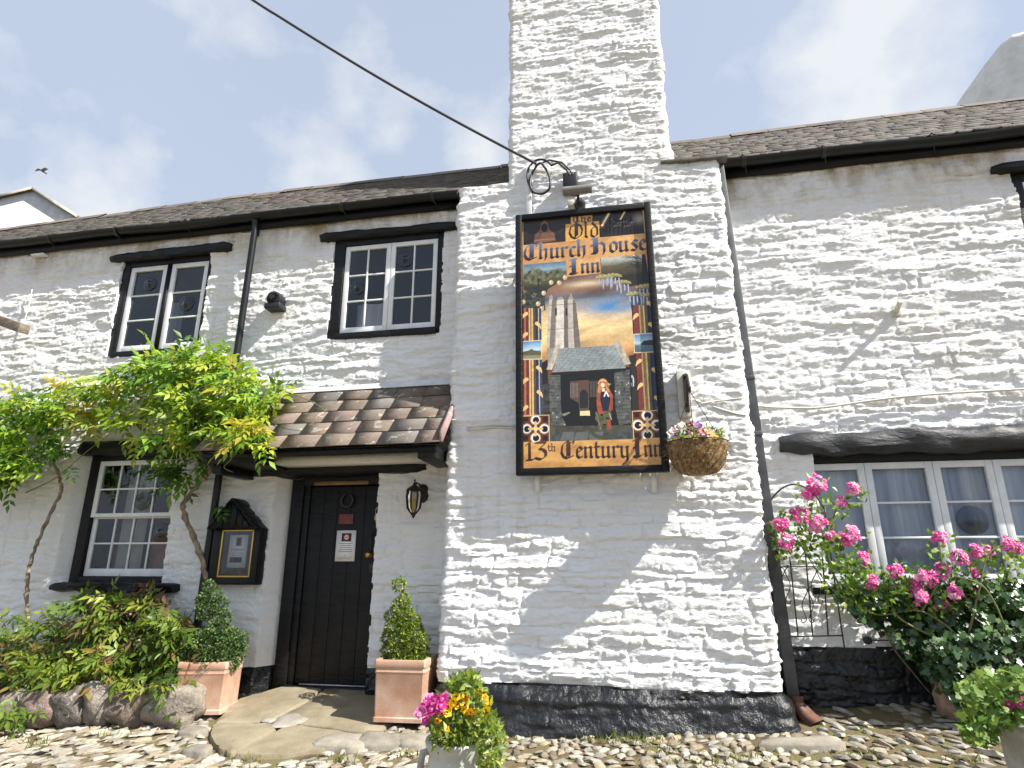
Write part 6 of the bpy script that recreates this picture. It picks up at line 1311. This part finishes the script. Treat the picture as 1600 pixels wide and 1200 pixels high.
# ------------------------------------------------------------ flowers
def rosettes(mb, P, N_, r_, cols, center=(.75, .5, .05), petals=5, inner=True):
    """open five petalled flowers facing N_"""
    n = len(P); N_ = N_/np.linalg.norm(N_, axis=1)[:, None]; ref = np.where(np.abs(N_[:, 2:]) < .9, np.array([[0, 0, 1.]]), np.array([[1., 0, 0]])); A = np.cross(N_, ref); A /= np.linalg.norm(A, axis=1)[:, None]; B = np.cross(N_, A)
    PP, DD, NN, LL, WW, CC = [], [], [], [], [], []; ph = rs.uniform(0, 6.28, n)
    for ring_, (k, f_, tilt) in enumerate(((petals, 1, .35), (petals, .62, .8))[:2 if inner else 1]):
        for j in range(k):
            a = ph+2*math.pi*j/k+ring_*.6; d = np.cos(a)[:, None]*A+np.sin(a)[:, None]*B
            PP.append(P+N_*(ring_*.15*r_)[:, None]); DD.append(d+N_*tilt); NN.append(N_-d*tilt); LL.append(r_*f_); WW.append(r_*f_*1.15); CC.append(cols*(1-.12*ring_)*rs.uniform(.85, 1.15, (n, 1)))
    leaf_batch(mb, np.concatenate(PP), np.concatenate(DD), np.concatenate(NN), np.concatenate(LL), np.concatenate(WW), np.concatenate(CC), -.08, .12)
    k = 6; c0 = P+N_*(r_*.33)[:, None]; V = np.stack([c0+(.2*r_)[:, None]*(math.cos(2*math.pi*j/k)*A+math.sin(2*math.pi*j/k)*B) for j in range(k)], 1).reshape(-1, 3)
    for i in range(n): mb.add(V[i*k:(i+1)*k], [tuple(range(k))], center)
# glazed pot in the foreground with pansies and pinks
gy_ = -2.1; pc_ = at(716, 1160, gy_); rimz = at(716, 1152, gy_)[2]; pr0 = at(764, 1160, gy_)[0]-pc_[0]; gz = float(ground_z(pc_[0], gy_))
gp = empty('glazed_pot', (pc_[0], gy_, gz), 'pale grey green glazed pot with a lug handle holding yellow and magenta flowers', 'flower pot')
hh = rimz-gz; mb = MB(); mb.lathe([(.0005, 0), (pr0*.66, 0), (pr0*.72, .02), (pr0*.95, hh*.45), (pr0*1.0, hh*.68), (pr0*.93, hh*.80), (pr0*.90, hh*.86), (pr0*1.0, hh*.92), (pr0*1.05, hh*.97), (pr0*1.02, hh), (pr0*.92, hh*.99), (pr0*.88, hh*.9)], (pc_[0], gy_, gz), 48); mb.build('body', M['paleglaze'], gp, True)
mb = MB(); mb.lathe([(.0005, 0), (pr0*.9, 0)], (pc_[0], gy_, gz+hh*.93), 24); mb.build('soil', M['soil'], gp)
lg = np.array([pc_[0]-pr0*.94, gy_, gz]); mb = MB(); mb.tube([lg+(0, -.0, hh*.86), lg+(-.035, -.005, hh*.85), lg+(-.045, -.01, hh*.72), lg+(-.03, -.01, hh*.60), lg+(.01, 0, hh*.58)], .018, 10); mb.build('handle', M['greyconc'], gp, True)
fp = empty('bedding_plants', (pc_[0], gy_, rimz), 'yellow pansies and magenta pinks with trailing bright leaves in the glazed pot', 'flowers')
mb = MB(); LG = [(.14, .22, .035), (.24, .32, .05), (.09, .14, .025), (.36, .38, .08)]
for poly, n, y0, y1, sz in (([(690, 1090), (705, 1060), (735, 1048), (755, 1075), (765, 1100), (775, 1140), (720, 1160), (680, 1145), (670, 1110)], 900, gy_-.16, gy_+.2, .05), ([(735, 1110), (770, 1110), (788, 1150), (785, 1200), (755, 1215), (740, 1165)], 520, gy_-.26, gy_+.05, .042), ([(672, 1140), (720, 1140), (735, 1165), (690, 1172), (675, 1160)], 150, gy_-.22, gy_-.1, .04), ([(700, 1065), (722, 1055), (748, 1058), (752, 1090), (710, 1095)], 200, gy_-.05, gy_+.15, .055)):
    p = poly_pts(poly, n, y0, y1); leaf_batch(mb, p, rnd_dirs(len(p), .5, .45), rnd_dirs(len(p), 1.0, .6), rs.uniform(.6, 1.2, len(p))*sz, rs.uniform(.35, .6, len(p))*sz, mixcol(len(p), LG, [4, 4, 2, 2]))
mb.build('foliage', M['leaf'], fp)
def blossoms(parent, spots, cols, size, y, jit, per, center, name='blossom', facing=(0.15, -1, .45)):
    for px, py, rr_ in spots:
        c = at(px, py, y+rs.normal(0, .03)); r_px = rr_*np.linalg.norm(at(px+1, py, y)-at(px, py, y)); n = max(1, per(rr_))
        d = rs.normal(0, 1, (n, 3)); d /= np.linalg.norm(d, axis=1)[:, None]; d[:, 1] = -np.abs(d[:, 1]); P = c+d*r_px*rs.uniform(.55, .95, (n, 1)) if n > 1 else c[None]; N_ = d*.8+np.array(facing)+rs.normal(0, .15, (n, 3))
        mb = MB(); rosettes(mb, P, N_, rs.uniform(.85, 1.2, n)*size, np.array(cols)[rs.integers(0, len(cols), n)], center); mb.build(name, M['petal'], parent)
PK = [(.62, .07, .33), (.70, .12, .42), (.55, .05, .27), (.72, .25, .5)]; YE = [(.80, .55, .02), (.85, .62, .05), (.78, .42, .02)]
blossoms(fp, [(x/7.056+640, y/7.056+1030, 4) for x, y in ((110, 590), (140, 545), (170, 510), (195, 470), (200, 600), (230, 540), (262, 470), (260, 560), (310, 540), (290, 430), (375, 440), (400, 410), (410, 500), (330, 470), (350, 510), (215, 430), (180, 685))], PK, .030, gy_-.2, 0, lambda r_: 1, (.75, .45, .6), 'pink_bloom')
blossoms(fp, [(x/7.056+640, y/7.056+1030, 4) for x, y in ((365, 585), (415, 590), (440, 520), (490, 455), (515, 420), (620, 425), (610, 510), (600, 560), (630, 575), (680, 580), (740, 600), (815, 590), (855, 560), (830, 420), (835, 470), (780, 360), (310, 680), (405, 775), (670, 660), (520, 500))], YE, .024, gy_-.17, 0, lambda r_: 1, (.12, .03, .02), 'pansy')
# right hand pot with ivy leaved geranium
hy = -1.95; qL, qR = at(1562, 1124, hy), at(1562, 1124, hy); rad = .29; pcx = qL[0]+rad; rz_ = qL[2]; gz2 = float(ground_z(pcx, hy))
sp = empty('stone_pot', (pcx, hy, gz2), 'plain grey stoneware pot at the lower right edge under trailing ivy geranium', 'flower pot'); hh = rz_-gz2
mb = MB(); mb.lathe([(.0005, 0), (rad*.74, 0), (rad*.78, .02), (rad*.95, hh*.6), (rad*.96, hh*.86), (rad*1.02, hh*.9), (rad*1.04, hh*.97), (rad, hh), (rad*.9, hh), (rad*.88, hh*.9)], (pcx, hy, gz2), 48); mb.build('body', M['greyconc'], sp, True)
mb = MB(); mb.lathe([(.0005, 0), (rad*.9, 0)], (pcx, hy, gz2+hh*.92), 24); mb.build('soil', M['soil'], sp)
def lobed(mb, P, N_, r_, cols):
    """five lobed flat leaves (ivy, geranium, rose leaflets)"""
    n = len(P); N_ = N_/np.linalg.norm(N_, axis=1)[:, None]; A = np.cross(N_, rs.normal(0, 1, (n, 3))); A /= np.linalg.norm(A, axis=1)[:, None]; B = np.cross(N_, A)
    out_ = []; lob = [(0, -.25), (.35, -.55), (.62, -.1), (.95, .12), (.5, .3), (.42, .75), (0, 1.1), (-.42, .75), (-.5, .3), (-.95, .12), (-.62, -.1), (-.35, -.55)]
    V = np.stack([P+(r_*x)[:, None]*A+(r_*y)[:, None]*B+N_*(r_*(.10*abs(x)-.12*max(y, 0)))[:, None] for x, y in lob], 1).reshape(-1, 3); o = (np.arange(n)*12)[:, None]
    F = np.concatenate([np.concatenate([o+0, o+1, o+2, o+4], 1), np.concatenate([o+2, o+3, o+4, o+4], 1)[:, :4], np.concatenate([o+0, o+4, o+6, o+8], 1), np.concatenate([o+4, o+5, o+6, o+6], 1), np.concatenate([o+6, o+7, o+8, o+8], 1), np.concatenate([o+8, o+9, o+10, o+10], 1), np.concatenate([o+0, o+8, o+10, o+11], 1)], 0)
    tri = (F[:, 2] == F[:, 3]); cc = np.tile(cols, (7, 1))
    mb.v.append(V); base = mb.n
    mb.f += [f[:3] if t_ else f for f, t_ in zip((F+base).tolist(), tri)]; mb.c += [tuple(c) for c in cc]; mb.m += [0]*len(F); mb.n += len(V)
ge = empty('ivy_geranium', (pcx, hy, rz_), 'bright trailing ivy geranium with a few pink flowers spilling from the stone pot', 'plant')
mb = MB(); p = poly_pts([(1492, 1075), (1520, 1052), (1560, 1045), (1640, 1050), (1640, 1130), (1590, 1125), (1560, 1150), (1540, 1165), (1505, 1155), (1495, 1120), (1510, 1105)], 900, hy-.32, hy+.2); lobed(mb, p, rnd_dirs(len(p), .9, .8), rs.uniform(.016, .034, len(p)), mixcol(len(p), [(.10, .19, .03), (.17, .27, .05), (.24, .34, .07), (.06, .11, .02)], [3, 4, 3, 2])); a = rs.uniform(0, 6.28, 900); q = rs.random(900)**.5*rad*1.05; p = np.stack([pcx+q*np.cos(a), hy+q*np.sin(a), rz_+.10*(1-q/rad)+rs.uniform(.0, .12, 900)], -1); p = p[p[:, 0] > pcx-rad*.35]; lobed(mb, p, rnd_dirs(len(p), .9, .5), rs.uniform(.016, .034, len(p)), mixcol(len(p), [(.10, .19, .03), (.17, .27, .05), (.24, .34, .07), (.06, .11, .02)], [3, 4, 3, 2])); mb.build('foliage', M['leaf'], ge)
blossoms(ge, [(1576, 1102, 3), (1598, 1098, 5), (1612, 1088, 5)], PK, .026, hy-.3, 0, lambda r_: 2 if r_ > 4 else 1, (.8, .5, .6))
# ------------------------------------------------------------ ivy, rose and trellis on the right
iv = empty('ivy', tuple(at(1520, 1095, -.1)), 'dark glossy ivy mass growing up the right wall below the wide window', 'climbing plant')
DKI = [(.022, .052, .018), (.035, .08, .022), (.06, .12, .03), (.10, .17, .05)]
mb = MB()
for poly, n, y0, y1, wts in (([(1300, 935), (1345, 920), (1400, 925), (1500, 915), (1640, 905), (1640, 1110), (1490, 1110), (1465, 1085), (1440, 1050), (1400, 1010), (1355, 975), (1330, 955)], 3600, -.42, -.06, [4, 5, 3, 1]), ([(1430, 1000), (1640, 960), (1640, 1090), (1490, 1100)], 1200, -.62, -.3, [4, 5, 3, 1.5]), ([(1490, 910), (1640, 900), (1640, 980), (1530, 980)], 700, -.5, -.2, [1, 3, 5, 4])):
    p = poly_pts(poly, n, y0, y1); p = clumpy(p, 5, -.35, n); n = len(p); lobed(mb, p, np.c_[rs.normal(.1, .45, n), -np.ones(n), rs.normal(.55, .45, n)], rs.uniform(.022, .045, n), mixcol(n, DKI, wts, .2))
mb.build('foliage', M['ivyleaf'], iv)
mb = MB()
for P in ([(1370, 955, -.08), (1395, 1010, -.08), (1430, 1055, -.07), (1455, 1085, -.07)], [(1520, 1100, -.1), (1500, 1040, -.2), (1470, 980, -.2)], [(1545, 1100, -.1), (1560, 1020, -.25), (1540, 950, -.25)]): q = spline([at(*a) for a in P], 20); mb.tube(q, np.linspace(.010, .004, len(q)), 6)
mb.build('stems', M['bark'], iv, True)
ro = empty('climbing_rose', tuple(at(1550, 1110, -.3)), 'climbing rose with many bright pink flower clusters across the wide right window', 'climbing plant')
mb = MB()
canes = [[(1560, 1110, -.35), (1510, 1010, -.42), (1440, 955, -.38), (1370, 960, -.32), (1310, 930, -.3), (1262, 870, -.28), (1240, 830, -.3)], [(1330, 950, -.3), (1295, 880, -.3), (1285, 830, -.33), (1275, 780, -.35)], [(1300, 890, -.3), (1310, 860, -.33), (1318, 835, -.36)], [(1295, 850, -.3), (1305, 800, -.35), (1330, 768, -.38)], [(1440, 955, -.38), (1470, 900, -.42), (1468, 850, -.42)], [(1510, 1010, -.42), (1530, 920, -.48), (1545, 865, -.48), (1580, 850, -.48)], [(1580, 1100, -.5), (1575, 1000, -.55), (1540, 920, -.55), (1490, 900, -.5)], [(1470, 1000, -.4), (1400, 960, -.38), (1390, 900, -.4)]]
for P in canes: q = spline([at(*a) for a in P], 30); mb.tube(q, np.linspace(.009, .0035, len(q)), 6)
mb.build('canes', M['twig'], ro, True)
RS = [(1273, 757, 18), (1265, 771, 15), (1247, 803, 17), (1277, 816, 16), (1220, 817, 12), (1228, 846, 13), (1332, 764, 11), (1315, 784, 10), (1327, 837, 18), (1299, 839, 9), (1348, 872, 11), (1364, 909, 10), (1399, 891, 11), (1436, 901, 13), (1453, 904, 14), (1472, 893, 14), (1497, 872, 15), (1468, 841, 13), (1524, 860, 11), (1543, 861, 9), (1571, 850, 13), (1588, 855, 11), (1521, 893, 7), (1435, 930, 15), (1492, 925, 13), (1519, 919, 8), (1470, 944, 15), (1432, 915, 10)]
mb = MB()
for x, y, r_ in RS:
    p = poly_pts([(x-r_*1.6, y-r_*.6), (x+r_*1.5, y-r_*.8), (x+r_*1.7, y+r_*2.2), (x, y+r_*3.2), (x-r_*1.7, y+r_*2.0)], 26, -.42, -.24); p[:, 1] += .0; n = len(p); lobes = rnd_dirs(n, .5, .8)
    leaf_batch(mb, p, rnd_dirs(n, .2, .3), lobes+(.0, -.4, .5), rs.uniform(.04, .065, n), rs.uniform(.026, .04, n), mixcol(n, [(.08, .15, .03), (.13, .23, .035), (.20, .32, .05), (.34, .42, .08)], [3, 4, 4, 2]))
for poly, n in (([(1205, 800), (1300, 800), (1330, 900), (1345, 950), (1300, 945), (1270, 880), (1215, 870)], 340), ([(1300, 870), (1360, 880), (1420, 910), (1400, 960), (1330, 960)], 340), ([(1390, 880), (1640, 880), (1640, 960), (1430, 960)], 330)):
    p = poly_pts(poly, n, -.46, -.24); n = len(p); leaf_batch(mb, p, rnd_dirs(n, .2, .3), rnd_dirs(n, .9, .8), rs.uniform(.04, .065, n), rs.uniform(.026, .04, n), mixcol(n, [(.08, .15, .03), (.13, .23, .035), (.20, .32, .05), (.34, .42, .08)], [3, 4, 4, 2]))
mb.build('foliage', M['leaf'], ro)
blossoms(ro, RS, [(.76, .15, .46), (.82, .25, .55), (.68, .09, .38), (.85, .45, .66)], .026, -.42, 0, lambda r_: int(r_*.95)+2, (.85, .68, .35))
tr = MB(); ty = -.12
T = lambda x, y: at(x, y, ty)
tr.tube(spline([T(1199, 815), T(1203, 785), T(1222, 763), T(1245, 757), T(1270, 770), T(1288, 795)], 30), .007, 6)
for P in ([(1199, 800), (1206, 870), (1224, 1075)], [(1288, 790), (1303, 900), (1316, 990), (1330, 1075)], [(1234, 870), (1247, 994)], [(1258, 860), (1270, 994)], [(1285, 870), (1294, 993)]): tr.tube(spline([T(*p) for p in P], 12), .006, 6)
for a, b_ in (((1206, 886), (1303, 884)), ((1222, 995), (1318, 993)), ((1199, 812), (1291, 800))): tr.tube([T(*a), T(*b_)], .0055, 6)
for cx, cy in ((1226, 915), (1262, 945), (1276, 915)):
    for s_ in (-1, 1):
        tr.tube(spline([T(cx+s_*8, cy-30), T(cx+s_*2, cy-26), T(cx+s_*1, cy-20), T(cx+s_*9, cy), T(cx+s_*2, cy+22), T(cx+s_*8, cy+28), T(cx+s_*10, cy+22)], 26), .004, 5)
for cx, cy in ((1225, 862), (1268, 862)):
    q = T(cx, cy); tr.lathe([(.0005, .0), (.014, .01), (.02, .03), (.008, .05), (.0005, .075)], q, 8)
for a in ((1226, 1060), (1329, 1066)): q = T(*a); tr.tube([q, q+(0, .14, 0)], .006, 6)
tag(tr.build('trellis', M['iron'], None, True, tuple(T(1260, 1000))), 'arched wrought iron trellis with scrolls on the wall left of the rose', 'trellis')
q = at(1355, 1000, -.07); mb = MB(); mb.lathe([(.0005, -.03), (.03, -.028), (.033, .0), (.015, .02), (.015, .08)], q, 8, axis='y'); mb.tube([q+(.02, 0, 0), q+(.3, .02, .0)], .005, 5)
tag(mb.build('wall_anchor', M['iron'], None, 40, tuple(q)), 'small black iron wall anchor with a rod just above the right hand plinth', 'anchor')
mb = MB(); q = at(1478, 1088, -.35); rock(mb, q+np.array([0, 0, -.02]), (.075, .07, .13), 77, (.26, .18, .13)); tag(mb.build('stone', M['rubble'], None, 60, tuple(q)), 'reddish brown upright stone half hidden at the foot of the ivy', 'stone')
# pansies in the hanging basket
bf = empty('basket_flowers', tuple(np.array([bcx, BYC, zr])), 'pink white and plum pansies growing in the hanging basket', 'flowers')
mb = MB(); n = 420; a = rs.uniform(0, 6.28, n); q = rs.random(n)**.5*br_*.95; p = np.stack([bcx+q*np.cos(a), BYC+q*np.sin(a), zr+rs.uniform(-.03, .10, n)], -1); leaf_batch(mb, p, rnd_dirs(n, .6, .3), rnd_dirs(n, .8, .5), rs.uniform(.025, .05, n), rs.uniform(.014, .025, n), mixcol(n, LG, [4, 3, 3, 2])); mb.build('foliage', M['leaf'], bf)
for x, y, c in ((1052, 673, (.75, .66, .7)), (1048, 677, (.78, .7, .72)), (1060, 668, (.72, .6, .66)), (1066, 664, (.78, .66, .7)), (1077, 665, (.16, .01, .03)), (1090, 664, (.35, .12, .5)), (1076, 675, (.30, .08, .32)), (1056, 680, (.25, .06, .2)), (1094, 673, (.72, .3, .45)), (1100, 676, (.78, .45, .5)), (1107, 674, (.8, .5, .4)), (1086, 676, (.75, .35, .5)), (1112, 680, (.82, .6, .3)), (1098, 682, (.72, .5, .6)), (1116, 683, (.84, .62, .2))):
    p = at(x, y, BYC-.12); mb = MB(); rosettes(mb, p[None], np.array([[.1, -1, .5]]), np.array([.036]), np.array([c]), (.6, .4, .1), inner=False); mb.build('pansy', M['petal'], bf)
